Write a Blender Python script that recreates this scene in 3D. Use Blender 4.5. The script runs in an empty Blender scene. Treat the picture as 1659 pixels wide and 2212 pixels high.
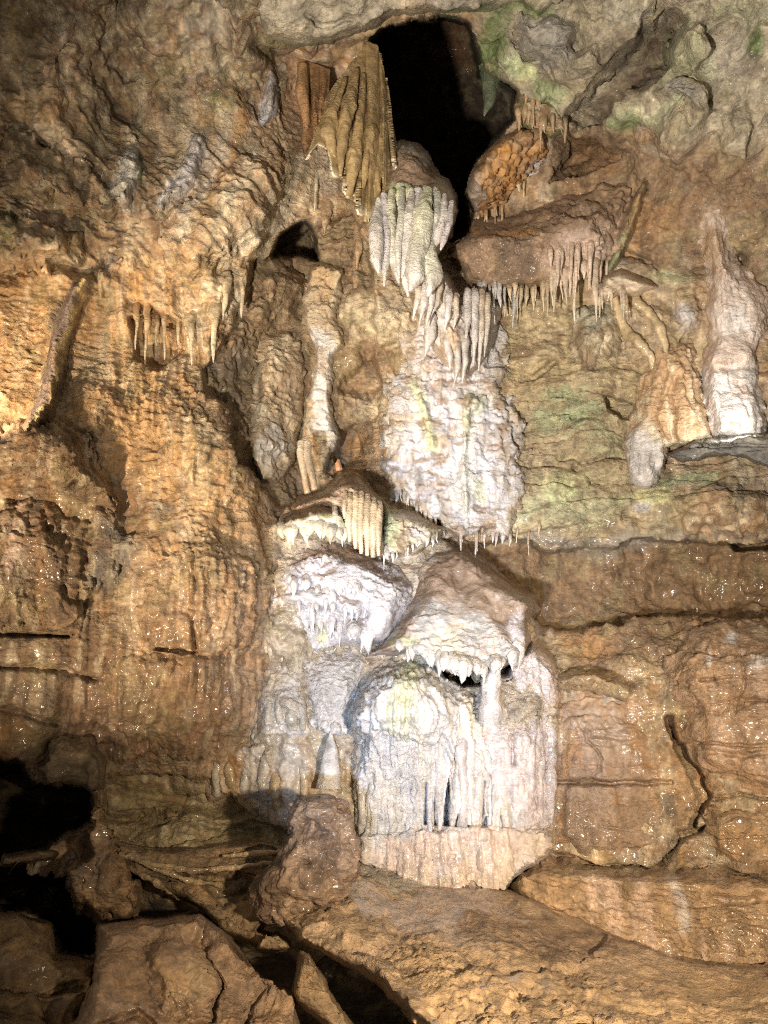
import bpy, math, random
import numpy as np
from mathutils import Vector, Matrix

random.seed(7)
S = bpy.context.scene
COL = S.collection

# ------------------------------------------------------------------ camera, world, lamps, exposure
F = 1671.0                       # focal length in reference pixels (1659 x 2212 frame)
CAM = np.array([0.0, 0.0, 1.6])
PITCH = math.radians(10)
FW = np.array([0, math.cos(PITCH), math.sin(PITCH)])
UP = np.array([0, -math.sin(PITCH), math.cos(PITCH)])


def P(u, v, y):
    """world point at distance y into the cave, seen in direction (u, v)"""
    u, v, y = np.broadcast_arrays(np.asarray(u, float), np.asarray(v, float), np.asarray(y, float))
    a = (u - 829.5) / F
    b = (1106.0 - v) / F
    t = y / (FW[1] + b * UP[1])
    return np.stack([CAM[0] + t * a, CAM[1] + t * (FW[1] + b * UP[1]), CAM[2] + t * (FW[2] + b * UP[2])], -1)


cam = bpy.data.cameras.new('camera')
cam.sensor_fit = 'VERTICAL'
cam.sensor_height = 32.0
cam.lens = 32.0 * F / 2212.0
cam.clip_start = 0.05
cam.clip_end = 200
camo = bpy.data.objects.new('camera', cam)
COL.objects.link(camo)
camo.location = CAM
camo.rotation_euler = (math.pi / 2 + PITCH, 0, 0)
S.camera = camo

world = bpy.data.worlds.new('World')
S.world = world
world.use_nodes = True
bg = world.node_tree.nodes['Background']
bg.inputs[0].default_value = (1.0, 0.84, 0.66, 1)
bg.inputs[1].default_value = 0.15


def lamp(name, loc, target, watts, color, size=60, blend=0.6, radius=0.06):
    l = bpy.data.lights.new(name, 'SPOT')
    l.energy = watts
    l.color = color
    l.spot_size = math.radians(size)
    l.spot_blend = blend
    l.shadow_soft_size = radius
    o = bpy.data.objects.new(name, l)
    COL.objects.link(o)
    o.location = loc
    d = Vector(target) - Vector(loc)
    o.rotation_euler = d.to_track_quat('-Z', 'Y').to_euler()
    return o


COOL = (0.56, 0.72, 1.0)
WARM = (1.0, 0.78, 0.53)
NEUT = (1.0, 0.90, 0.77)
# cool show-cave floodlight low on the left, aimed at the cascade
lamp('cool_floodlight', (-0.36, 0.9, 0.85), P(940, 1380, 5.5), 450, COOL, 42, 0.85)
# warm floodlight low on the left, washing the left wall
lamp('warm_floodlight_wall', (-2.3, 1.7, 0.5), P(350, 930, 5.3), 680, WARM, 60, 0.95)
lamp('warm_lamp_niche', P(-150, 850, 4.35), P(260, 850, 5.5), 48, WARM, 120, 0.8)
# warm floodlights on the right
lamp('warm_floodlight_bank', (1.4, 0.1, 1.4), P(1330, 2130, 4.2), 920, WARM, 74, 0.95)
lamp('lamp_behind_ledge', P(1590, 938, 5.12), P(1580, 780, 5.7), 16, (1.0, 0.92, 0.82), 165, 0.7, 0.03)
# added fill lamp for the upper walls, low on the left of the camera
lamp('fill_floodlight', (-1.2, -0.4, 0.7), P(1330, 380, 5.8), 1800, NEUT, 72, 0.95, 0.1)

S.view_settings.view_transform = 'Standard'
S.view_settings.look = 'None'
S.view_settings.exposure = 0.8
S.view_settings.gamma = 1.0
S.render.engine = 'CYCLES'
S.cycles.max_bounces = 4
S.cycles.diffuse_bounces = 3
S.cycles.glossy_bounces = 2
S.cycles.use_denoising = False
S.cycles.filter_width = 1.1
S.cycles.sample_clamp_indirect = 1
S.cycles.sample_clamp_direct = 5

# ------------------------------------------------------------------ noise
_rng = np.random.RandomState(11)
_perm = _rng.permutation(256).astype(np.int32)
_perm = np.concatenate([_perm, _perm])
_g = _rng.normal(size=(256, 3)).astype(np.float32)
_g /= np.linalg.norm(_g, axis=1)[:, None]


def perlin(p):
    p = np.asarray(p, np.float32)
    sh = p.shape[:-1]
    p = p.reshape(-1, 3)
    i = np.floor(p)
    f = p - i
    i = i.astype(np.int32) & 255
    w = f * f * f * (f * (f * 6 - 15) + 10)
    out = 0
    for dx in (0, 1):
        hx = _perm[i[:, 0] + dx]
        wx = w[:, 0] if dx else 1 - w[:, 0]
        for dy in (0, 1):
            hy = _perm[(hx + i[:, 1] + dy) & 255]
            wy = wx * (w[:, 1] if dy else 1 - w[:, 1])
            for dz in (0, 1):
                g = _g[_perm[(hy + i[:, 2] + dz) & 255]]
                n = g[:, 0] * (f[:, 0] - dx) + g[:, 1] * (f[:, 1] - dy) + g[:, 2] * (f[:, 2] - dz)
                out = out + n * wy * (w[:, 2] if dz else 1 - w[:, 2])
    return (out * 1.5).reshape(sh)


def sc3(s):
    return np.array([s, s, s] if np.isscalar(s) else s, np.float32)


def fbm(p, s, octv=4, seed=0, gain=0.5):
    q = p * sc3(s) + seed * 17.31
    a, o = 1.0, 0
    for k in range(octv):
        o = o + a * perlin(q)
        q = q * 2.03 + 5.7
        a *= gain
    return o


def billow(p, s, octv=3, seed=0, gain=0.5):
    q = p * sc3(s) + seed * 9.77
    a, o = 1.0, 0
    for k in range(octv):
        o = o + a * (np.abs(perlin(q)) * 2 - 0.5)
        q = q * 2.07 + 3.1
        a *= gain
    return o


def sstep(a, b, x):
    t = np.clip((x - a) / (b - a), 0, 1)
    return t * t * (3 - 2 * t)


def seg_dist(pts, U, V, closed):
    pts = np.asarray(pts, np.float32)
    n = len(pts)
    d2 = np.full(U.shape, 1e9, np.float32)
    for k in range(n if closed else n - 1):
        a, b = pts[k], pts[(k + 1) % n]
        e = b - a
        wx, wy = U - a[0], V - a[1]
        t = np.clip((wx * e[0] + wy * e[1]) / (e @ e + 1e-9), 0, 1)
        d2 = np.minimum(d2, (wx - e[0] * t) ** 2 + (wy - e[1] * t) ** 2)
    return np.sqrt(d2)


def sdf(poly, U, V, margin=60):
    """signed distance to a closed outline, positive inside (computed near it only)"""
    poly = np.asarray(poly, np.float32)
    out = np.full(U.shape, -float(margin), np.float32)
    lo, hi = poly.min(0) - margin, poly.max(0) + margin
    m = (U > lo[0]) & (U < hi[0]) & (V > lo[1]) & (V < hi[1])
    if not m.any():
        return out
    u, v = U[m], V[m]
    d = seg_dist(poly, u, v, True)
    ins = np.zeros(u.shape, bool)
    n = len(poly)
    for k in range(n):
        a, b = poly[k], poly[(k + 1) % n]
        c = (a[1] > v) != (b[1] > v)
        x = (b[0] - a[0]) * (v - a[1]) / (b[1] - a[1] + 1e-12) + a[0]
        ins ^= c & (u < x)
    out[m] = np.where(ins, d, -np.minimum(d, margin))
    return out


def pline(pts, U, V, margin):
    pts = np.asarray(pts, np.float32)
    out = np.full(U.shape, 1e3, np.float32)
    lo, hi = pts.min(0) - margin, pts.max(0) + margin
    m = (U > lo[0]) & (U < hi[0]) & (V > lo[1]) & (V < hi[1])
    if m.any():
        out[m] = seg_dist(pts, U[m], V[m], False)
    return out


def interp(cps, U, V, lam=0.02):
    """smooth surface through control points (u, v, y): thin-plate spline on 1 / y"""
    c = np.array(cps, float)
    q, w = c[:, :2] / 400.0, 1.0 / c[:, 2]
    n = len(c)
    if n < 3:
        num, den = 0, 0
        for (a, b, y) in cps:
            k = 1.0 / ((U - a) ** 2 + (V - b) ** 2 + 2500.0) ** 1.1
            num, den = num + k * y, den + k
        return num / den

    def ker(r2):
        return 0.5 * r2 * np.log(r2 + 1e-9)
    d2 = ((q[:, None] - q[None]) ** 2).sum(-1)
    A = np.zeros((n + 3, n + 3))
    A[:n, :n] = ker(d2) + lam * np.eye(n)
    A[:n, n] = 1
    A[:n, n + 1:] = q
    A[n, :n] = 1
    A[n + 1:, :n] = q.T
    if n == 3:
        A[:n, :n] += np.eye(n)
    A += 1e-9 * np.eye(n + 3)
    sol = np.linalg.solve(A, np.r_[w, 0, 0, 0])
    st = 6
    Us, Vs = U[::st, ::st], V[::st, ::st]
    us = np.r_[U[0, ::st], U[0, -1] + 60]
    vs = np.r_[V[::st, 0], V[-1, 0] + 60]
    Us, Vs = np.meshgrid(us / 400.0, vs / 400.0)
    o = sol[n] + sol[n + 1] * Us + sol[n + 2] * Vs
    for k in range(n):
        o = o + sol[k] * ker((Us - q[k, 0]) ** 2 + (Vs - q[k, 1]) ** 2)
    iu = np.interp(U[0], us, np.arange(len(us)))
    iv = np.interp(V[:, 0], vs, np.arange(len(vs)))
    a, b = np.minimum(iu.astype(int), len(us) - 2), np.minimum(iv.astype(int), len(vs) - 2)
    fu, fv = (iu - a)[None], (iv - b)[:, None]
    o = (o[b][:, a] * (1 - fu) + o[b][:, a + 1] * fu) * (1 - fv) + (o[b + 1][:, a] * (1 - fu) + o[b + 1][:, a + 1] * fu) * fv
    return np.clip(1.0 / np.maximum(o, 0.09), 1.5, 9).astype(np.float32)


# ------------------------------------------------------------------ materials
def rock_material(name, bump=1.0, scale=1.0, spec=0.5, dry=0.85, wet=0.22, var=0.42, sss=0.0, coat=1.0):
    m = bpy.data.materials.new(name)
    m.use_nodes = True
    nt = m.node_tree
    N, L = nt.nodes, nt.links
    bs = N['Principled BSDF']
    at = N.new('ShaderNodeAttribute')
    at.attribute_name = 'Col'
    geo = N.new('ShaderNodeNewGeometry')

    def noise(s, det, rough=0.6, stretch=(1, 1, 1)):
        mp = N.new('ShaderNodeMapping')
        mp.inputs['Scale'].default_value = stretch
        L.new(geo.outputs['Position'], mp.inputs['Vector'])
        t = N.new('ShaderNodeTexNoise')
        t.inputs['Scale'].default_value = s
        t.inputs['Detail'].default_value = det
        t.inputs['Roughness'].default_value = rough
        L.new(mp.outputs['Vector'], t.inputs['Vector'])
        return t

    n1 = noise(13 * scale, 6, 0.62)
    n2 = noise(34 * scale, 5, 0.62, (1, 1, 1.6))
    n4 = noise(90 * scale, 3, 0.6)
    n3 = noise(6 * scale, 5, 0.7, (2.6, 2.6, 0.22))
    # colour variation
    mr = N.new('ShaderNodeMapRange')
    mr.inputs[1].default_value, mr.inputs[2].default_value = 0.3, 0.7
    mr.inputs[3].default_value, mr.inputs[4].default_value = 1 - var, 1 + var * 0.8
    L.new(n1.outputs['Fac'], mr.inputs[0])
    mr2 = N.new('ShaderNodeMapRange')
    mr2.inputs[1].default_value, mr2.inputs[2].default_value = 0.3, 0.7
    mr2.inputs[3].default_value, mr2.inputs[4].default_value = 1 - var * 0.6, 1 + var * 0.6
    L.new(n3.outputs['Fac'], mr2.inputs[0])
    mr4 = N.new('ShaderNodeMapRange')
    mr4.inputs[1].default_value, mr4.inputs[2].default_value = 0.35, 0.65
    mr4.inputs[3].default_value, mr4.inputs[4].default_value = 1 - var * 0.55, 1 + var * 0.45
    L.new(n2.outputs['Fac'], mr4.inputs[0])
    mu0 = N.new('ShaderNodeMath')
    mu0.operation = 'MULTIPLY'
    L.new(mr.outputs[0], mu0.inputs[0])
    L.new(mr4.outputs[0], mu0.inputs[1])
    mu = N.new('ShaderNodeMath')
    mu.operation = 'MULTIPLY'
    L.new(mu0.outputs[0], mu.inputs[0])
    L.new(mr2.outputs[0], mu.inputs[1])
    vm = N.new('ShaderNodeVectorMath')
    vm.operation = 'SCALE'
    L.new(at.outputs['Color'], vm.inputs[0])
    L.new(mu.outputs[0], vm.inputs['Scale'])
    L.new(vm.outputs[0], bs.inputs['Base Color'])
    # wetness
    wr = N.new('ShaderNodeMapRange')
    wr.inputs[3].default_value, wr.inputs[4].default_value = dry, wet
    L.new(at.outputs['Alpha'], wr.inputs[0])
    ad = N.new('ShaderNodeMath')
    ad.operation = 'MULTIPLY_ADD'
    L.new(n1.outputs['Fac'], ad.inputs[0])
    ad.inputs[1].default_value = 0.3
    sb = N.new('ShaderNodeMath')
    sb.operation = 'SUBTRACT'
    L.new(wr.outputs[0], sb.inputs[0])
    sb.inputs[1].default_value = 0.15
    L.new(sb.outputs[0], ad.inputs[2])
    ad.use_clamp = True
    L.new(ad.outputs[0], bs.inputs['Roughness'])
    bs.inputs['Specular IOR Level'].default_value = spec
    if sss:
        bs.inputs['Subsurface Weight'].default_value = sss
        bs.inputs['Subsurface Radius'].default_value = (0.03, 0.02, 0.012)
        bs.inputs['Subsurface Scale'].default_value = 0.5
    cw = N.new('ShaderNodeMath')
    cw.operation = 'MULTIPLY'
    cw.use_clamp = True
    cw.inputs[1].default_value = coat * 2.6
    L.new(at.outputs['Alpha'], cw.inputs[0])
    L.new(cw.outputs[0], bs.inputs['Coat Weight'])
    bs.inputs['Coat Roughness'].default_value = 0.13
    bs.inputs['Coat IOR'].default_value = 1.6
    # relief
    n5 = noise(1.3, 2, 0.5)
    ms = N.new('ShaderNodeMapRange')
    ms.inputs[1].default_value, ms.inputs[2].default_value = 0.38, 0.62
    ms.inputs[3].default_value, ms.inputs[4].default_value = 0.3 * bump, min(1.0, bump)
    L.new(n5.outputs['Fac'], ms.inputs[0])
    b1 = N.new('ShaderNodeBump')
    b1.inputs['Strength'].default_value = 0.8 * bump
    b1.inputs['Distance'].default_value = 0.022
    L.new(ms.outputs[0], b1.inputs['Strength'])
    L.new(n1.outputs['Fac'], b1.inputs['Height'])
    b2 = N.new('ShaderNodeBump')
    b2.inputs['Strength'].default_value = 0.9 * bump
    b2.inputs['Distance'].default_value = 0.035
    L.new(ms.outputs[0], b2.inputs['Strength'])
    L.new(n2.outputs['Fac'], b2.inputs['Height'])
    L.new(b1.outputs[0], b2.inputs['Normal'])
    b3 = N.new('ShaderNodeBump')
    b3.inputs['Strength'].default_value = 0.6 * bump
    b3.inputs['Distance'].default_value = 0.008
    L.new(n4.outputs['Fac'], b3.inputs['Height'])
    L.new(b2.outputs[0], b3.inputs['Normal'])
    L.new(b3.outputs[0], bs.inputs['Normal'])
    n6 = noise(24 * scale, 0.5, 0.5, (1, 1, 1.4))
    b6 = N.new('ShaderNodeBump')      # smooth water film with its own broad ripples
    b6.inputs['Strength'].default_value = 1.0
    b6.inputs['Distance'].default_value = 0.006
    L.new(n6.outputs['Fac'], b6.inputs['Height'])
    L.new(b6.outputs[0], bs.inputs['Coat Normal'])
    return m


M_ROCK = rock_material('limestone', 1.0, 1.0, 0.45)
M_CALC = rock_material('wet_calcite', 0.75, 1.1, 0.6, 0.75, 0.12, 0.28)
M_MUD = rock_material('wet_clay', 0.9, 0.8, 0.5, 0.85, 0.3, 0.3)
M_BOUL = rock_material('rough_clay_rock', 1.3, 1.2, 0.3, 0.9, 0.5, 0.35)

# mineral colours (real albedo unless marked)
WHITE = (0.62, 0.61, 0.61)
LAV = (0.54, 0.53, 0.57)  # pale calcite with the cool lamp's lavender painted in
CREAM = (0.66, 0.58, 0.42)
TAN = (0.42, 0.29, 0.175)
GOLD = (0.44, 0.275, 0.13)
OCHRE = (0.40, 0.22, 0.085)
AMBER = (0.42, 0.20, 0.05)
BROWN = (0.20, 0.125, 0.07)
CLAY = (0.25, 0.165, 0.105)
DARK = (0.085, 0.06, 0.04)
HOLLOW_SHADE = (0.02, 0.016, 0.013)  # shade inside the cavities, painted as near-black rock
GREY = (0.27, 0.25, 0.22)
DGREY = (0.12, 0.115, 0.11)
MOSS = (0.10, 0.15, 0.045)
PGREEN = (0.40, 0.45, 0.27)
LIME = (0.60, 0.62, 0.30)
PINK = (0.56, 0.43, 0.35)
OLIVE = (0.30, 0.25, 0.13)


# ------------------------------------------------------------------ sheets of rock
def apply_layers(y, U, V, layers, Wn):
    for L in layers:
        k = L[0]
        if k == 'step':
            _, poly, dy, soft, warp = L
            d = sdf(poly, U, V) + warp * Wn
            y = y + dy * sstep(-soft, soft, d)
        elif k == 'dome':
            _, poly, dy, R, warp = L
            d = sdf(poly, U, V) + (warp + 0.1 * R) * Wn
            t = np.clip(d / (R * 1.3), 0, 1)
            y = y + dy * (0.45 * np.sqrt(1 - (1 - t) ** 2) + 0.55 * sstep(0, 1, t))
        elif k == 'line':
            _, pts, w, dy, warp = L
            d = pline(pts, U + warp * Wn, V + 0.6 * warp * Wn, w * 4 + 20)
            y = y + dy * np.exp(-(d / w) ** 2)
        elif k == 'blob':
            _, cu, cv, ru, rv, dy = L
            y = y + dy * np.exp(-((U - cu) / ru) ** 2 - ((V - cv) / rv) ** 2)
    return y


def texture(p, tex, U, V):
    h = 0.007 * fbm(p, (26, 26, 40), 4, 14, 0.7) * (0.25 + 1.2 * sstep(-0.3, 0.4, fbm(p, 2.5, 2, 16)))
    for T in tex:
        k, amp, s = T[0], T[1], T[2]
        mask = 1.0
        if len(T) > 3 and T[3] is not None:
            mask = sstep(-40, 40, sdf(T[3], U, V, 120))
            if not np.any(mask > 0):
                continue
        if k == 'fbm':
            o = fbm(p, s, 3 if np.isscalar(s) and s < 2 else 5, 1, 0.5)
            if np.isscalar(s) and s >= 4.5:
                o = o * (0.3 + 1.1 * sstep(-0.3, 0.35, fbm(p, 1.1, 2, 25)))
        elif k == 'billow':
            o = 0.6 * billow(p, s, 3, 2) * sstep(-0.4, 0.4, fbm(p, s * 0.15, 2, 17))
        elif k == 'ridge':
            o = -billow(p, s, 3, 3)
        elif k == 'flute':
            x = fbm(p, (s, s, s * 0.07), 3, 4, 0.55)
            o = 1 - 2 * np.abs(x)
        elif k == 'ripple':
            q = p[..., 2] * s + 1.6 * fbm(p, s * 0.14, 3, 5)
            o = np.sin(q * 6.283) * (0.5 + 0.5 * sstep(-0.3, 0.4, fbm(p, s * 0.1, 2, 6)))
        elif k == 'strata':
            q = p[..., 2] * s + 0.55 * fbm(p, (s * 0.25, s * 0.25, s * 0.5), 4, 7)
            fl = np.floor(q)
            fr = q - fl
            lev = np.sin(fl * 12.9898 + 4.1) * 0.5
            lev2 = np.sin((fl + 1) * 12.9898 + 4.1) * 0.5
            o = lev + (lev2 - lev) * sstep(0.86, 1.0, fr) - 0.7 * np.exp(-((fr - 0.9) / 0.07) ** 2)
        elif k == 'scallop':
            o = fbm(p, (s * 0.8, s * 0.8, s * 1.9), 4, 8, 0.62) * (0.35 + 1.1 * sstep(-0.35, 0.4, fbm(p, s * 0.13, 2, 15)))
        elif k == 'tier':        # draped flowstone: tiers that swell downwards and end in a dripping lip
            f = T[4] if len(T) > 4 and T[4] else s * 3.2
            dr = np.abs(perlin(p * sc3((f, f, f * 0.12)) + 3.3)) + 0.5 * np.abs(perlin(p * sc3((f * 2.1, f * 2.1, f * 0.2)) + 8.1))
            q = p[..., 2] * s + 0.9 * fbm(p, (s * 0.35, s * 0.35, s * 0.12), 3, 18) + 0.55 * dr
            fr = q - np.floor(q)
            fl = np.sin(np.floor(q) * 7.7 + 2.0) * 0.5 + 0.5
            o = ((1 - fr) ** 1.3 * sstep(0.0, 0.10, fr) - 0.35 - 0.25 * dr * (1 - fr)) * (0.4 + 0.6 * fl) * sstep(-0.45, 0.25, fbm(p, s * 0.3, 2, 19))
        elif k == 'facet':       # broken angular faces
            qx, qz = p[..., 0] * s + 0.35 * fbm(p, s * 0.8, 3, 23), p[..., 2] * s * 1.3 + 0.35 * fbm(p, s * 0.8, 3, 24) + p[..., 1] * s * 0.6
            ix, iz = np.floor(qx), np.floor(qz)
            num = np.zeros(qx.shape, np.float32)
            den = np.full(qx.shape, 1e-6, np.float32)
            for ax in (-1, 0, 1):
                for az in (-1, 0, 1):
                    cx, cz = ix + ax, iz + az
                    h1 = np.modf(np.abs(np.sin(cx * 127.1 + cz * 311.7) * 4375.85))[0]
                    h2 = np.modf(np.abs(np.sin(cx * 269.5 + cz * 183.3) * 2843.54))[0]
                    h3 = np.modf(np.abs(np.sin(cx * 91.3 + cz * 47.9) * 3917.12))[0]
                    dx, dz = qx - cx - h1, qz - cz - h2
                    w = np.exp(-13.0 * (dx * dx + dz * dz))
                    num += w * ((h3 - 0.5) * 0.7 + (h1 - 0.5) * 1.2 * dx + (h2 - 0.5) * 1.2 * dz)
                    den += w
            o = num / den
        elif k == 'pits':
            o = -sstep(0.22, 0.5, fbm(p, s, 3, 9))
        elif k == 'crag':
            q = fbm(p, s, 4, 10)
            o = np.floor(q * 5) / 5 + 0.3 * (q - np.floor(q * 5) / 5)
        elif k == 'streakd':      # slanting beds falling to the lower left
            r = p @ np.array([[0.72, 0, 0.69], [0, 1, 0], [-0.69, 0, 0.72]], np.float32).T
            o = fbm(r, (s * 3.0, s, s * 0.5), 4, 12)
        h = h + amp * mask * o
    return h


def colour(p, n, U, V, spec, Wn, wet, dist=None):
    base = np.array(spec[0], np.float32)
    c = np.broadcast_to(base, p.shape).astype(np.float32).copy()
    wn = fbm(p, 7.0, 4, 21)
    for L in spec[1:]:
        k = L[0]
        col = np.array(L[1], np.float32)
        if k == 'poly':
            _, _, poly, soft, st = L
            m = sstep(-soft, soft, sdf(poly, U, V, 100) + soft * 1.1 * wn + 0.6 * soft * Wn) * st
        elif k == 'blob':
            _, _, cu, cv, ru, rv, st = L
            r = np.sqrt(((U - cu) / ru) ** 2 + ((V - cv) / rv) ** 2)
            m = sstep(1.15, 0.35, r + 0.55 * wn) * st
        elif k == 'noise':
            _, _, s, lo, hi, st = L
            m = sstep(lo, hi, fbm(p, s, 4, 22 + int(lo * 40))) * st
        elif k == 'up':
            _, _, lo, hi, st = L
            m = sstep(lo, hi, n[..., 2] + 0.35 * wn) * st
        elif k == 'edge':
            _, _, w, st = L
            m = sstep(w, 0, dist + 0.7 * w * wn) * st
        elif k == 'line':
            _, _, pts, w, st = L
            m = np.exp(-(pline(pts, U + 8 * Wn, V, w * 3 + 30) / w) ** 2) * st
        elif k == 'streak':
            _, _, s, lo, hi, st = L
            m = sstep(lo, hi, fbm(p, (s, s, s * 0.09), 4, 31)) * st
        c = c + (col - c) * m[..., None]
    a = np.clip(wet + 0.5 * fbm(p, (5, 5, 1.2), 3, 41), 0, 1)
    a = a * (0.12 + 0.88 * sstep(980, 1350, V)) * sstep(-0.15, 0.3, fbm(p, 2.2, 3, 43))      # seepage wets the lower walls in patches
    a = a * sstep(0.04, 0.09, c.mean(-1))      # hollows painted dark with shade stay dry
    return np.concatenate([c, a[..., None]], -1)


def make_mesh(name, verts, faces, cols, mat, origin=None):
    me = bpy.data.meshes.new(name)
    verts = np.asarray(verts, np.float32)
    if origin is None:
        origin = verts.mean(0)
    v = (verts - origin).astype(np.float32)
    nf = len(faces)
    me.vertices.add(len(v))
    me.vertices.foreach_set('co', v.ravel())
    me.loops.add(nf * 4)
    me.loops.foreach_set('vertex_index', np.asarray(faces, np.int32).ravel())
    me.polygons.add(nf)
    me.polygons.foreach_set('loop_start', np.arange(0, nf * 4, 4, dtype=np.int32))
    me.polygons.foreach_set('loop_total', np.full(nf, 4, np.int32))
    me.polygons.foreach_set('use_smooth', np.ones(nf, bool))
    me.update(calc_edges=True)
    at = me.attributes.new('Col', 'FLOAT_COLOR', 'POINT')
    at.data.foreach_set('color', np.asarray(cols, np.float32).ravel())
    me.materials.append(mat)
    o = bpy.data.objects.new(name, me)
    o.location = origin
    COL.objects.link(o)
    return o


def tag(o, label=None, cat=None, group=None, kind=None):
    if label:
        o['label'] = label
    if cat:
        o['category'] = cat
    if group:
        o['group'] = group
    if kind:
        o['kind'] = kind
    return o


def child(o, parent):
    o.parent = parent
    o.matrix_parent_inverse = Matrix.Translation(parent.location).inverted()
    return o


WY = {}


SURF = {}


def wy(u, v, g=None):
    """depth of the cave wall (or of another sheet g) in direction (u, v)"""
    g = g or WY
    y = g['y']
    iu = np.clip((np.asarray(u, float) - g['u0']) / g['st'], 0, y.shape[1] - 1.01)
    iv = np.clip((np.asarray(v, float) - g['v0']) / g['st'], 0, y.shape[0] - 1.01)
    a, b = iu.astype(int), iv.astype(int)
    fu, fv = iu - a, iv - b
    return (y[b, a] * (1 - fu) + y[b, a + 1] * fu) * (1 - fv) + (y[b + 1, a] * (1 - fu) + y[b + 1, a + 1] * fu) * fv


def on_wall(off, *pts):
    return [(u, v, float(wy(u, v)) - off) for u, v in pts]


def sheet(name, poly, cps, R=(40, 40), depth=0.5, layers=(), tex=(), cols=(GREY,), mat=None, step=2.6,
          wet=0.3, warp=6, box=None, attach=True, lip=1.0, split=(), rf=0.95, label=None, cat=None, group=None, kind=None, parent=None, grow=0, slump=None):
    if poly is not None:
        q = np.asarray(poly, float)
        u0, v0 = q.min(0) - 14
        u1, v1 = q.max(0) + 14
    else:
        u0, v0, u1, v1 = box
    uu = np.arange(u0, u1, step, dtype=np.float32)
    vv = np.arange(v0, v1, step, dtype=np.float32)
    U, V = np.meshgrid(uu, vv)
    y = interp(cps, U, V) if len(cps) > 1 else np.full(U.shape, cps[0][2], np.float32)
    q3 = np.stack([U, V, np.full_like(U, 3.7)], -1)
    Wn = fbm(q3, 1 / 46.0, 4, 2, 0.55)
    keep = np.ones(U.shape, bool)
    if poly is not None:
        d = sdf(poly, U, V, 60) + warp * Wn
        t0 = sstep(v0 + 14, v1 - 14, V)
        Rr = R[0] + (R[1] - R[0]) * t0
        t = np.clip(d / Rr, 0, 1)
        circ = np.sqrt(np.clip(1 - (1 - t) ** 2, 0, 1))
        if attach:       # grows out of the wall behind: soft at the top, a lip at the bottom
            yw = wy(U, V) + 0.05
            Rr = R[0] * rf + (R[1] * 1.1 - R[0] * rf) * t0
            t = np.clip(d / (Rr * (1 + 0.5 * Wn)), 0, 1)
            soft = sstep(0, 1, t) ** 0.8
            circ = np.sqrt(np.clip(1 - (1 - t) ** 2, 0, 1))
            pr = soft + (circ - soft) * np.clip(lip * t0 + 0.25, 0, 1)
            y = yw + (apply_layers(np.minimum(y, yw - 0.05), U, V, layers, Wn) - yw) * pr
        else:
            y = y + depth * (1 - circ)
        y = y + np.clip(-d, 0, 8) * 0.03
        keep = d > -6
    if not (attach and poly is not None):
        y = apply_layers(y, U, V, layers, Wn)
    if poly is None:
        WY.update(u0=u0, v0=v0, st=step, y=y)
    GRID = dict(u0=u0, v0=v0, st=step, y=y)
    pos = P(U, V, y).astype(np.float32)

    def normals(pp):
        gu = np.gradient(pp, axis=1)
        gv = np.gradient(pp, axis=0)
        n = np.cross(gv, gu)
        n /= np.linalg.norm(n, axis=-1, keepdims=True) + 1e-9
        return n

    nb = normals(pos)
    nb = np.where((nb[..., 1] > 0)[..., None], -nb, nb)
    if tex:
        ns = nb
        for _ in range(2):      # displace along the general direction of the face
            for ax in (0, 1):
                m = 7
                q = np.concatenate([np.repeat(np.take(ns, [0], ax), m + 1, ax), ns, np.repeat(np.take(ns, [-1], ax), m, ax)], ax)
                cs = np.cumsum(q.astype(np.float64), axis=ax)
                n_ = ns.shape[ax]
                ns = ((np.take(cs, np.arange(2 * m + 1, 2 * m + 1 + n_), ax) - np.take(cs, np.arange(0, n_), ax)) / (2 * m + 1)).astype(np.float32)
        ns /= np.linalg.norm(ns, axis=-1, keepdims=True) + 1e-9
        h = texture(pos, tex, U, V)
        ray = pos - CAM.astype(np.float32)
        ray /= np.linalg.norm(ray, axis=-1, keepdims=True)
        h = h * np.clip(3.0 * np.abs((nb * ray).sum(-1)) - 0.1, 0.12, 1)
        pos = pos + ns * np.asarray(h)[..., None].astype(np.float32)
    n = normals(pos)
    n = np.where((n[..., 1] > 0)[..., None], -n, n)
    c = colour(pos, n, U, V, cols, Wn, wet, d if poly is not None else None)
    k4 = keep[:-1, :-1] & keep[1:, :-1] & keep[:-1, 1:] & keep[1:, 1:]
    H, W = U.shape
    idx = np.arange(H * W).reshape(H, W)
    fc = np.stack([idx[:-1, :-1][k4], idx[1:, :-1][k4], idx[1:, 1:][k4], idx[:-1, 1:][k4]], -1)
    P3, C4 = pos.reshape(-1, 3), c.reshape(-1, 4)
    own = np.zeros(len(fc), np.int32)
    for k, sp in enumerate(split):
        fu, fv = U.reshape(-1)[fc[:, 0]], V.reshape(-1)[fc[:, 0]]
        own[sdf(sp['poly'], fu, fv) + (2 if 'drip' in sp['name'] or 'fin' in sp['name'] else 9) * Wn.reshape(-1)[fc[:, 0]] > 0] = k + 1
    made = []
    for k in range(len(split) + 1):
        f = fc[own == k]
        if not len(f):
            made.append(None)
            continue
        used = np.zeros(H * W, bool)
        used[f.ravel()] = True
        remap = np.cumsum(used) - 1
        made.append(make_mesh(split[k - 1]['name'] if k else name, P3[used], remap[f], C4[used], mat or M_ROCK))
    o = made[0]
    for sp, ob in zip(split, made[1:]):
        if ob is None:
            print('EMPTY SPLIT', name, sp['name'])
            continue
        if sp.get('cat'):
            tag(ob, sp['label'], sp['cat'], sp.get('group'), sp.get('kind'))
        else:
            child(ob, o)
    if parent is not None:
        child(o, parent)
    SURF[o.name] = GRID
    return tag(o, label, cat, group, kind)


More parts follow.
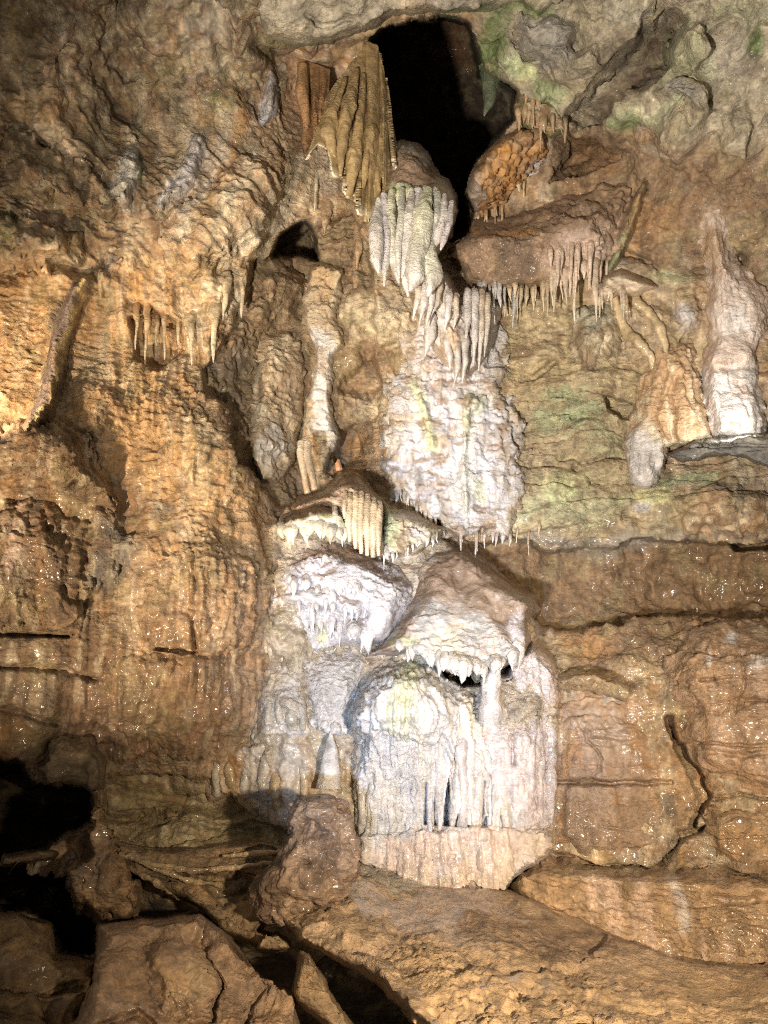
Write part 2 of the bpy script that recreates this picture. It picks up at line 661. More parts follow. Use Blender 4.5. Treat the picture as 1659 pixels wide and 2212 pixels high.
def tube(name, path, radii, col, mat=None, seg=14, ripple=0.06, rough=0.12, wet=0.4, parent=None, flat=1.0, tip=None,
         label=None, cat=None, group=None, seed=0, n=None):
    """hanging dripstone along a path of (u, v, y); radii in reference pixels"""
    path = np.asarray(path, float)
    radii = np.asarray(radii, float)
    d = np.r_[0, np.cumsum(np.linalg.norm(np.diff(path[:, :2], axis=0), axis=1))]
    n = n or int(max(8, d[-1] / 2.4))
    s = np.linspace(0, d[-1], n)
    pu, pv, py = (np.interp(s, d, path[:, k]) for k in range(3))
    ker = np.array([1, 2, 3, 2, 1]) / 9.0
    if n > 12:
        for arr in (pu, pv, py):
            arr[2:-2] = np.convolve(arr, ker, 'valid')
    rr = np.interp(s, d, radii)
    pts = P(pu, pv, py)
    wr = rr * py / F
    tan = np.gradient(pts, axis=0)
    tan /= np.linalg.norm(tan, axis=1)[:, None] + 1e-9
    fx = np.cross(tan, np.array([0, 1.0, 0]))
    fx /= np.linalg.norm(fx, axis=1)[:, None] + 1e-9
    fy = np.cross(fx, tan)
    ang = np.linspace(0, 2 * np.pi, seg, endpoint=False)
    V3 = (pts[:, None] + wr[:, None, None] * (np.cos(ang)[None, :, None] * fx[:, None] + flat * np.sin(ang)[None, :, None] * fy[:, None]))
    L = np.linalg.norm(V3 - pts[:, None], axis=-1)
    dirn = (V3 - pts[:, None]) / (L[..., None] + 1e-9)
    wob = rough * fbm(V3.astype(np.float32), (20.0, 20.0, 7.0), 3, seed + 3) + ripple * np.sin(s[:, None] * (6.283 / 5.2) + 2 * fbm(V3.astype(np.float32), 9.0, 2, seed))
    V3 = V3 + dirn * (wr[:, None] * wob)[..., None]
    top, bot = pts[:1], pts[-1:] + (pts[-1:] - pts[-2:-1]) * 0.6
    verts = np.concatenate([V3.reshape(-1, 3), top, bot])
    fc = []
    for i in range(n - 1):
        for j in range(seg):
            k = (j + 1) % seg
            fc.append((i * seg + j, i * seg + k, (i + 1) * seg + k, (i + 1) * seg + j))
    nt_ = n * seg
    for j in range(0, seg, 2):
        k, l = (j + 1) % seg, (j + 2) % seg
        fc.append((nt_, l, k, j))
        b = (n - 1) * seg
        fc.append((nt_ + 1, b + j, b + k, b + l))
    c = np.zeros((len(verts), 4), np.float32)
    t = np.r_[np.repeat(s / s[-1], seg), 0, 1]
    c0 = np.array(col, np.float32)
    c1 = np.array(tip if tip is not None else col, np.float32)
    nv = 1 + 0.35 * fbm(verts.astype(np.float32), (9, 9, 4), 3, seed + 9)
    c[:, :3] = (c0 + (c1 - c0) * t[:, None] ** 1.5) * np.clip(nv, 0.6, 1.3)[:, None]
    c[:, 3] = wet
    o = make_mesh(name, verts, np.array(fc), c, mat or M_CALC, origin=pts[0])
    if parent is not None:
        child(o, parent)
    return tag(o, label, cat, group)


def curtain(name, top, bottom, folds, amp, col, thick=0.014, parent=None, label=None, cat=None, group=None, seed=0,
            edge=None, nu=120, nv=90, bulge=0.0, ripple=0.001, pw=0.5, dark=None):
    """a thin folded sheet of calcite hanging between two lines of (u, v, y)"""
    def res(line, n):
        line = np.asarray(line, float)
        d = np.r_[0, np.cumsum(np.linalg.norm(np.diff(line[:, :2], axis=0), axis=1))]
        s = np.linspace(0, d[-1], n)
        return np.stack([np.interp(s, d, line[:, k]) for k in range(3)], -1)
    T, B = res(top, nu), res(bottom, nu)
    t = np.linspace(0, 1, nv)[:, None, None]
    Q = T[None] * (1 - t) + B[None] * t
    s = np.linspace(0, 1, nu)[None]
    tt = np.linspace(0, 1, nv)[:, None]
    ph = (s + 0.03 * np.sin(9 * s + seed)) * folds * np.pi + 0.25 * np.sin(3 * tt + 6 * s)
    wave = np.abs(np.sin(ph)) ** pw * (0.8 + 0.2 * np.sin(7.3 * s + seed))
    Q[..., 1] += 20 * (wave - 0.6) * tt ** 3 + 5 * np.sin(23 * s + seed) * tt ** 4
    y = Q[..., 2] - amp * wave * np.clip(tt * 2.2, 0.12, 1) - bulge * np.sin(np.pi * tt)
    Q3 = P(Q[..., 0] + 4 * np.sin(ph * 2 + 1.0) * tt, Q[..., 1], y)
    Q3 = Q3.astype(np.float32)
    Q3[..., 1] += 0.010 * fbm(Q3, 9, 4, seed + 2) + ripple * np.sin(Q3[..., 2] * 2 * np.pi / 0.022 + 2 * fbm(Q3, 7, 2, seed))
    c = np.zeros(Q3.shape[:2] + (4,), np.float32)
    nvv = fbm(Q3, (6, 6, 3), 4, seed + 5)
    c0 = np.array(col, np.float32)
    c[..., :3] = c0 * np.clip(1 + 0.5 * nvv, 0.5, 1.5)[..., None]
    if dark is not None:
        m = sstep(0.05, 0.4, nvv)
        c[..., :3] += (np.array(dark) - c[..., :3]) * m[..., None] * 0.7
    if edge is not None:
        m = sstep(0.93, 1.0, tt + 0 * s)
        c[..., :3] += (np.array(edge) - c[..., :3]) * m[..., None]
    c[..., 3] = 0.4
    idx = np.arange(nu * nv).reshape(nv, nu)
    front = Q3.reshape(-1, 3)
    gu, gv = np.gradient(Q3, axis=1), np.gradient(Q3, axis=0)
    nn = np.cross(gv, gu)
    nn /= np.linalg.norm(nn, axis=-1, keepdims=True) + 1e-9
    nn = np.where((nn[..., 1] > 0)[..., None], -nn, nn)
    back = (Q3 - nn * thick).reshape(-1, 3)
    m = nu * nv
    f = [np.stack([idx[:-1, :-1], idx[1:, :-1], idx[1:, 1:], idx[:-1, 1:]], -1).reshape(-1, 4)]
    f.append(f[0][:, ::-1] + m)
    loop = np.concatenate([idx[0, :], idx[1:, -1], idx[-1, -2::-1], idx[-2:0:-1, 0]])
    l2 = np.roll(loop, -1)
    f.append(np.stack([loop, l2, l2 + m, loop + m], -1))
    o = make_mesh(name, np.concatenate([front, back]), np.concatenate(f), np.concatenate([c.reshape(-1, 4)] * 2), M_CALC)
    if parent is not None:
        child(o, parent)
    return tag(o, label, cat, group)


def fringe(parent, spots, y, col, tip=None, name='stalactite', rmul=1.0, dy=0.0, jit=0.03, up=10, lean=4):
    """icicle row; spots are (u, v_top, length, radius) in reference pixels"""
    for k, (u, v, ln, r) in enumerate(spots):
        g = SURF[parent.name]
        ya = float(wy(u, v - up, g))
        yy = min(ya, float(wy(u, v - 2, g))) - 0.4 * r * ya / F
        yr = ya + 0.06
        dl = random.uniform(-lean, lean)
        a, b = random.uniform(0.5, 0.8), random.uniform(0.25, 0.45)
        cj = random.uniform(0.85, 1.1)
        tube(name, [(u - dl * .4, v - up * 1.6, yr), (u - dl * .2, v - up * .5, yy + 0.015), (u, v, yy), (u + dl * 0.2 + random.uniform(-2, 2), v + ln * 0.4, yy), (u + dl * 0.6, v + ln * 0.75, yy), (u + dl, v + ln, yy)],
             [r * 0.9 * rmul, r * 1.0 * rmul, r * 0.95 * rmul, r * a * rmul, r * b * rmul, 0.9], [c * cj for c in col], tip=tip, parent=parent, seed=random.randint(0, 99), wet=0.5, ripple=0.05, rough=0.42, flat=random.uniform(0.8, 1.3))


def row(u0, v0, u1, v1, n, ln, r, jl=0.45, jv=4):
    out = []
    for k in range(n):
        t = (k + random.uniform(-0.25, 1.25)) / n
        L = ln * (0.45 + min(1.6, random.expovariate(1.6)))
        v = v0 + (v1 - v0) * t + jv * math.sin(t * 9 + u0) + random.uniform(-jv, jv)
        out.append((u0 + (u1 - u0) * t, v, L, r * random.uniform(0.55, 1.35)))
    return out


# ------------------------------------------------------------------ the cave wall: one sheet
WALL = [(-300, -300, 3.9), (300, -300, 3.7), (700, -300, 3.6), (1200, -300, 3.7), (1950, -300, 3.8),
        (-300, 100, 4.6), (100, 60, 4.7), (330, 80, 4.9), (520, 60, 4.9), (650, 170, 5.7), (760, 120, 5.7),
        (1120, 100, 5.2), (1250, 60, 4.9), (1450, 60, 4.7), (1620, 80, 4.5), (1950, 80, 4.4),
        (50, 300, 4.9), (180, 330, 4.95), (330, 280, 5.3), (500, 330, 5.4), (640, 330, 5.8), (750, 420, 6.1), (900, 300, 6.2),
        (1150, 300, 5.7), (1280, 220, 5.25), (1260, 350, 5.9), (1450, 300, 5.2), (1620, 300, 4.95), (1950, 300, 4.8),
        (-300, 520, 4.9), (40, 520, 4.95), (160, 500, 5.1), (300, 560, 5.3), (450, 560, 5.35), (540, 480, 5.45), (640, 520, 6.1),
        (760, 560, 6.1), (900, 600, 6.2), (1070, 560, 6.2), (1250, 540, 6.0), (1450, 520, 5.75), (1620, 520, 5.65),
        (-300, 800, 4.9), (40, 780, 5.15), (200, 780, 5.25), (340, 790, 5.3), (420, 740, 5.35), (620, 780, 6.0), (760, 760, 6.1),
        (900, 860, 6.1), (1050, 900, 6.05), (1200, 780, 6.05), (1400, 720, 5.95), (1600, 760, 5.85), (1950, 760, 5.5),
        (40, 950, 4.85), (160, 960, 5.0), (330, 950, 5.2), (450, 960, 5.25), (640, 990, 6.1), (850, 1010, 6.05), (1050, 1080, 5.95),
        (1250, 950, 5.95), (1450, 1050, 5.8), (1630, 1050, 5.6), (1250, 1120, 5.85), (1550, 1130, 5.65),
        (40, 1100, 4.9), (200, 1110, 5.1), (380, 1100, 5.15), (520, 1130, 5.3), (700, 1200, 5.9), (1000, 1300, 5.9),
        (1250, 1270, 6.0), (1450, 1270, 5.95), (1620, 1270, 5.9), (1250, 1400, 5.75), (1450, 1400, 5.6), (1620, 1400, 5.5),
        (-300, 1300, 4.7), (60, 1300, 4.95), (230, 1300, 5.15), (420, 1290, 5.1), (540, 1300, 5.35),
        (60, 1500, 4.9), (230, 1520, 5.1), (400, 1500, 5.2), (520, 1540, 5.4), (700, 1480, 5.75), (950, 1550, 5.7), (1150, 1560, 5.55),
        (1290, 1580, 5.5), (1400, 1620, 5.45), (1580, 1560, 5.3), (1950, 1560, 4.9),
        (60, 1650, 5.0), (250, 1690, 5.35), (420, 1690, 5.4), (600, 1700, 5.55), (700, 1620, 5.7), (850, 1700, 5.5), (1050, 1700, 5.5),
        (1290, 1720, 5.4), (1400, 1750, 5.4), (1580, 1720, 5.2), (1580, 1850, 5.1),
        (300, 1790, 5.5), (480, 1800, 5.45), (620, 1830, 5.4), (1250, 1850, 5.4), (1250, 1950, 5.5), (1600, 1980, 5.3),
        (350, 1880, 5.0), (480, 1900, 5.0), (580, 1960, 5.2), (300, 2100, 6.0), (600, 2150, 6.5), (900, 2100, 6.5), (1300, 2200, 6.5), (1650, 2200, 6.0),
        (-300, 1800, 5.2), (-300, 2200, 5.5), (60, 2200, 5.2), (600, 2450, 6.5), (1950, 2200, 5.5), (1950, 1900, 5.0)]
HOLE = [(797, 120), (806, 85), (850, 58), (905, 46), (960, 36), (1010, 50), (1032, 105), (1036, 165), (1080, 178), (1112, 200), (1108, 255),
        (1070, 300), (1035, 340), (1012, 385), (1005, 440), (1015, 500), (975, 520), (950, 430), (900, 350), (855, 300), (825, 225)]
CENTRE = [(548, 570), (600, 545), (690, 500), (760, 470), (800, 560), (830, 1050), (720, 1080), (640, 1100), (600, 1100), (588, 1062), (545, 1025),
          (497, 992), (488, 955), (497, 885), (468, 872), (443, 850), (440, 800), (470, 755), (500, 702), (528, 660), (545, 590)]
NICHE = [(588, 552), (600, 512), (628, 492), (662, 478), (682, 520), (684, 562), (640, 552)]
RIGHTCUT = [(960, 1160), (1010, 1168), (1060, 1172), (1110, 1168), (1200, 1192), (1300, 1188), (1340, 1176), (1400, 1166), (1480, 1172), (1560, 1182),
            (1590, 1178), (1659, 1166), (2000, 1160), (2000, 1250), (1659, 1330), (1420, 1330), (1200, 1360), (1050, 1300)]
CAVE1 = [(-200, 1640), (40, 1650), (75, 1690), (185, 1702), (208, 1730), (195, 1775), (110, 1815), (50, 1850), (-200, 1860)]
CAVE2 = [(-200, 1870), (60, 1862), (140, 1890), (160, 1930), (195, 1980), (210, 2065), (140, 2050), (110, 1985), (40, 1960), (-200, 1960)]
LW = [(-300, 480), (550, 480), (545, 600), (500, 700), (440, 810), (470, 880), (490, 960), (600, 1100), (580, 1600), (-300, 1700)]
LEFTSHADE = [(-200, 900), (90, 905), (150, 930), (250, 1030), (330, 1090), (280, 1130), (200, 1070), (110, 1030), (-200, 1010)]

CASC = [(735, 1030), (800, 1050), (850, 1100), (940, 1150), (1000, 1172), (1080, 1230), (1165, 1300), (1160, 1380), (1215, 1450), (1205, 1600), (1205, 1790),
        (1190, 1850), (1090, 1900), (930, 1900), (850, 1850), (775, 1835), (600, 1780), (540, 1740), (520, 1640), (555, 1560), (575, 1430), (572, 1340), (588, 1260), (605, 1180), (592, 1140), (640, 1090), (690, 1055)]
CRACKS = [('step', [(1441, 1555), (1446, 1552), (1462, 1600), (1490, 1645), (1528, 1690), (1536, 1722), (1522, 1745), (1500, 1790), (1494, 1786), (1508, 1740), (1512, 1712), (1478, 1662), (1452, 1612)], 0.17, 6, 9), ('line', [(1200, 1690), (1280, 1686), (1370, 1692), (1450, 1690)], 3, 0.07, 9), ('line', [(1545, 1728), (1600, 1716), (1659, 1728), (1760, 1730)], 4, 0.12, 9), ('line', [(1190, 1842), (1300, 1868), (1400, 1872), (1470, 1800), (1530, 1790)], 6, 0.14, 12), ('line', [(1300, 1300), (1400, 1330), (1470, 1310)], 5, 0.05, 10), ('line', [(1560, 1880), (1620, 1890), (1700, 1880)], 7, 0.14, 10), ('line', [(1460, 1610), (1540, 1604), (1659, 1612)], 2.5, 0.04, 9), ('line', [(1520, 1470), (1600, 1462), (1700, 1475)], 2.5, 0.04, 9), ('line', [(1590, 1345), (1610, 1450), (1590, 1540)], 3, 0.04, 9), ('line', [(1250, 1560), (1300, 1640), (1280, 1690)], 2.5, 0.03, 8)]
WALL_LAYERS = CRACKS + [
        ('dome', [(282, 304), (300, 322), (304, 385), (294, 430), (283, 464), (266, 458), (236, 412), (258, 372), (266, 335)], -0.16, 16, 2), ('dome', [(444, 280), (444, 320), (432, 362), (418, 412), (390, 456), (352, 474), (356, 440), (382, 385), (402, 330), (422, 290)], -0.14, 16, 3), ('dome', [(586, 146), (604, 168), (607, 215), (596, 252), (572, 266), (558, 256), (568, 205), (576, 170)], -0.14, 14, 2), ('dome', [(184, 582), (194, 600), (174, 680), (158, 740), (134, 820), (112, 900), (62, 944), (46, 922), (76, 850), (100, 770), (120, 700), (148, 620)], -0.20, 14, 3), ('dome', [(1390, 384), (1398, 400), (1386, 450), (1368, 505), (1344, 562), (1318, 600), (1304, 592), (1322, 540), (1342, 480), (1364, 430)], -0.22, 10, 3),
        ('dome', CASC, -0.30, 70, 6), ('step', [(919, 1690), (921, 1690), (921, 1780), (917, 1780)], 0.18, 2.5, 2), ('step', [(988, 1612), (990, 1612), (972, 1680), (967, 1782), (957, 1784), (965, 1700)], 0.3, 3, 2.5), ('step', [(1006, 1665), (1008, 1666), (999, 1710), (994, 1780), (985, 1784), (994, 1710)], 0.3, 3, 2.5), ('step', [(1021, 1680), (1023, 1680), (1016, 1730), (1011, 1784), (1005, 1782), (1012, 1730)], 0.25, 3, 2.5), ('step', [(941, 1755), (943, 1755), (945, 1782), (937, 1782)], 0.15, 3, 2), ('step', [(1048, 1764), (1052, 1764), (1052, 1784), (1040, 1786)], 0.15, 3, 2),
        ('step', HOLE, 5.5, 9, 7), ('step', CENTRE, 0.26, 9, 12), ('step', NICHE, 1.2, 6, 5), ('step', RIGHTCUT, 0.32, 7, 12),
        ('step', CAVE1, 2.2, 12, 14), ('step', CAVE2, 2.0, 10, 12),
        ('step', [(950, 1440), (1104, 1434), (1096, 1464), (1045, 1480), (1000, 1484), (962, 1466)], 1.2, 5, 6),
        # left wall relief
        ('dome', [(-120, 905), (80, 900), (150, 930), (235, 1010), (250, 1110), (180, 1080), (90, 1040), (-120, 1020)], -0.36, 40, 12),
        ('dome', [(-60, 1100), (90, 1080), (190, 1140), (200, 1250), (170, 1340), (-60, 1360)], -0.2, 60, 14),
        ('dome', [(280, 1150), (420, 1130), (560, 1180), (585, 1250), (560, 1420), (420, 1400), (290, 1390), (270, 1250)], -0.10, 45, 14),
        ('dome', [(275, 1410), (420, 1420), (530, 1430), (520, 1560), (450, 1640), (260, 1650), (200, 1540)], -0.10, 50, 14),
        ('step', [(-200, 1364), (60, 1366), (150, 1374), (150, 1380), (60, 1376), (-200, 1374)], 0.12, 4, 3),
        ('step', [(340, 1397), (400, 1403), (422, 1405), (418, 1416), (400, 1415), (340, 1405)], 0.14, 4, 2),
        ('line', [(418, 1190), (420, 1240), (424, 1300)], 4, 0.06, 5), ('line', [(416, 1340), (422, 1400)], 5, 0.07, 3),
        ('step', [(220, 1690), (540, 1690), (560, 1730), (480, 1760), (220, 1740)], 0.10, 14, 12),
        ('line', [(225, 1705), (330, 1722), (470, 1745)], 9, 0.10, 12), ('line', [(225, 1760), (400, 1770), (560, 1800)], 9, 0.08, 14),
        ('line', [(0, 1440), (130, 1445), (210, 1470)], 8, 0.07, 10), ('line', [(0, 1530), (120, 1560)], 10, 0.06, 10),
        ('dome', [(200, 1090), (270, 1110), (280, 1180), (250, 1260), (170, 1300), (190, 1200)], -0.12, 22, 6),
        ('dome', [(0, 275), (60, 285), (150, 350), (280, 440), (270, 470), (150, 450), (0, 430)], -0.32, 60, 10),
        ('dome', [(60, 60), (150, 30), (180, 150), (160, 300), (110, 340), (50, 260)], -0.22, 60, 8),
        ('dome', [(0, 470), (80, 480), (170, 500), (160, 560), (100, 590), (0, 560)], -0.26, 36, 12), ('dome', [(190, 20), (330, -40), (350, 150), (300, 300), (210, 280)], 0.16, 70, 8), ('dome', [(380, 470), (560, 300), (640, 330), (640, 430), (560, 540), (440, 590), (330, 640)], -0.22, 60, 14), ('dome', [(480, 20), (570, 90), (600, 150), (540, 160), (470, 110)], -0.2, 40, 12),
        ('line', [(0, 600), (80, 560), (170, 570)], 16, 0.12, 10), ('line', [(280, 655), (330, 672), (385, 700)], 10, 0.10, 5),
        ('dome', [(190, 560), (230, 540), (265, 560), (255, 610), (215, 640), (185, 610)], -0.12, 28, 5),
        ('dome', [(440, 590), (540, 580), (540, 660), (500, 710), (450, 790), (425, 740), (420, 640)], -0.14, 40, 8),
        ('dome', [(360, 830), (480, 860), (490, 960), (540, 1040), (500, 1090), (380, 1050), (350, 930)], -0.10, 50, 12),
        ('line', [(640, 110), (600, 130), (555, 110)], 18, 0.2, 6), ('step', [(284, 690), (340, 684), (392, 694), (394, 750), (340, 800), (292, 770)], 0.22, 9, 6),
        # centre
        ('dome', [(545, 590), (590, 560), (650, 565), (670, 620), (640, 690), (560, 720), (520, 690)], -0.35, 40, 10),
        ('step', [(735, 840), (780, 770), (860, 740), (850, 830), (800, 860)], 0.15, 14, 10),
        ('step', [(735, 930), (770, 915), (790, 1000), (740, 1010), (715, 1000)], 0.25, 6, 6),
        ('dome', [(765, 590), (840, 620), (900, 700), (860, 740), (760, 740), (740, 660)], -0.2, 60, 10),
        # right
        ('line', [(1160, 1000), (1230, 1010), (1330, 1060)], 8, 0.05, 8), ('line', [(1090, 800), (1150, 815), (1200, 790)], 7, 0.09, 6),
        ('line', [(1190, 850), (1260, 870)], 6, 0.05, 8), ('line', [(1240, 900), (1310, 915)], 7, 0.06, 6), ('line', [(1240, 1010), (1330, 980)], 8, 0.06, 6),
        ('step', [(1300, 860), (1370, 870), (1375, 895), (1340, 905), (1305, 885)], 0.16, 7, 5),
        ('dome', [(1450, 1080), (1540, 1050), (1659, 1060), (1760, 1080), (1760, 1160), (1600, 1150), (1480, 1150)], -0.14, 40, 10),
        ('step', [(1580, 1177), (1659, 1166), (1760, 1164), (1760, 1180), (1590, 1190)], 0.4, 4, 3),
        ('dome', [(1200, 290), (1250, 270), (1320, 290), (1330, 330), (1250, 390), (1180, 400)], 0.35, 40, 6),
        ('dome', [(1450, 60), (1520, 40), (1540, 110), (1500, 170), (1450, 160)], -0.12, 35, 8),
        ('dome', [(1410, 200), (1460, 180), (1520, 195), (1545, 240), (1500, 275), (1430, 265)], -0.16, 30, 6),
        ('dome', [(1560, 250), (1610, 220), (1659, 235), (1700, 280), (1659, 330), (1590, 340), (1550, 300)], -0.12, 40, 6),
        ('step', [(1230, 250), (1320, 150), (1380, 90), (1430, 0), (1466, 40), (1440, 130), (1360, 200), (1290, 275)], 0.34, 24, 10),
        ('dome', [(1110, 30), (1190, 25), (1250, 60), (1240, 110), (1180, 140), (1130, 100)], -0.16, 22, 5),
        ('dome', [(1180, 110), (1290, 90), (1310, 150), (1250, 190), (1190, 160)], -0.12, 26, 8),
        ('dome', [(1060, 60), (1110, 60), (1190, 170), (1180, 240), (1110, 230), (1050, 150)], -0.12, 30, 8),
        ('line', [(1330, 540), (1420, 590), (1520, 590), (1600, 560)], 14, 0.1, 8),
        ('dome', [(1460, 630), (1500, 625), (1520, 650), (1515, 720), (1470, 735), (1455, 690)], -0.12, 20, 4),
        ('dome', [(1340, 640), (1440, 650), (1500, 740), (1500, 810), (1420, 820), (1350, 760)], -0.10, 40, 8),
]

WSPLIT = [
    dict(name='flowstone_cascade', poly=CASC, label='pale flowstone body filling the gaps between the mounds of the cascade', cat='flowstone'),
    dict(name='flowstone_wall', poly=[(120, 760), (200, 600), (430, 560), (545, 580), (528, 660), (500, 700), (440, 810), (470, 880), (490, 960), (545, 1025), (600, 1110), (580, 1190), (420, 1125), (330, 1100), (250, 1030), (150, 930), (60, 940)],
         label='golden flowstone wall overhanging the shadowed recess, right of the slanting yellow edged fin', cat='flowstone wall'),
    dict(name='flowstone_bank', poly=[(300, 1130), (420, 1130), (580, 1195), (585, 1300), (575, 1420), (560, 1560), (450, 1670), (300, 1660), (270, 1540), (280, 1400), (285, 1250)],
         label='wet golden panel with a short black crack between the far left bulge and the mounds', cat='flowstone'),
    dict(name='rock_bulge', poly=[(-380, 1095), (90, 1080), (190, 1130), (200, 1230), (170, 1340), (60, 1362), (-380, 1362)], label='wet reddish brown bulge of rock above the level crack at the far left', cat='rock bulge'),
    dict(name='rock_prow', poly=[(215, 1100), (270, 1110), (285, 1180), (255, 1270), (185, 1310), (200, 1200)], label='narrow dark grey prow of rock between the reddish bulge and the golden panel', cat='rock'),
    dict(name='rock_wall', poly=[(1140, 660), (1215, 650), (1240, 800), (1370, 830), (1360, 1050), (1440, 1050), (1480, 1010), (1560, 1000), (2040, 1020), (2040, 1150), (1590, 1176), (1480, 1168), (1300, 1186), (1200, 1190), (1130, 1165), (1125, 980), (1095, 880)],
         label='pale green tinted wall of thin beds between the lavender curtain and the dark ledge', cat='rock wall'),
    dict(name='calcite_drip', poly=[(282, 304), (300, 322), (304, 385), (294, 430), (283, 464), (266, 458), (236, 412), (258, 372), (266, 335)], label='pale tooth of calcite with a mossy edge alone on the brown upper left wall', cat='calcite drip'),
    dict(name='calcite_drip', poly=[(444, 280), (444, 320), (432, 362), (418, 412), (390, 456), (352, 474), (356, 440), (382, 385), (402, 330), (422, 290)], label='long grey streaked drip between the pale tooth and the ochre drapery', cat='calcite drip'),
    dict(name='calcite_drip', poly=[(586, 146), (604, 168), (607, 215), (596, 252), (572, 266), (558, 256), (568, 205), (576, 170)], label='short bluish white drip just left of the rust brown drapery', cat='calcite drip'),
    dict(name='rock_fin', poly=[(184, 582), (194, 600), (174, 680), (158, 740), (134, 820), (112, 900), (62, 944), (46, 922), (76, 850), (100, 770), (120, 700), (148, 620)], label='slanting dark rock fin with a yellow edge on the golden left wall', cat='rock fin'),
    dict(name='rock_fin', poly=[(1390, 384), (1398, 400), (1386, 450), (1368, 505), (1344, 562), (1318, 600), (1304, 592), (1322, 540), (1342, 480), (1364, 430)], label='thin green tinted rock fin slanting down past the end of the stalactite shelf', cat='rock fin'),
    dict(name='rock', poly=[(190, 560), (230, 540), (265, 560), (255, 610), (215, 640), (185, 610)], label='oval grey stone face beside the top of the yellow edged fin', cat='rock'),
    dict(name='rock', poly=[(1110, 30), (1190, 25), (1250, 60), (1240, 110), (1180, 145), (1130, 100)], label='angular grey block in the roof right of the mossy edge of the hole', cat='rock'),
    dict(name='rock', poly=[(1410, 200), (1460, 180), (1520, 195), (1545, 240), (1500, 275), (1430, 265)], label='rounded grey lump of roof rock at the upper right', cat='rock'),
    dict(name='rock', poly=[(1460, 630), (1500, 625), (1520, 650), (1515, 720), (1470, 735), (1455, 690)], label='smooth pale lavender knob beside the top of the pinkish column', cat='rock'),
]
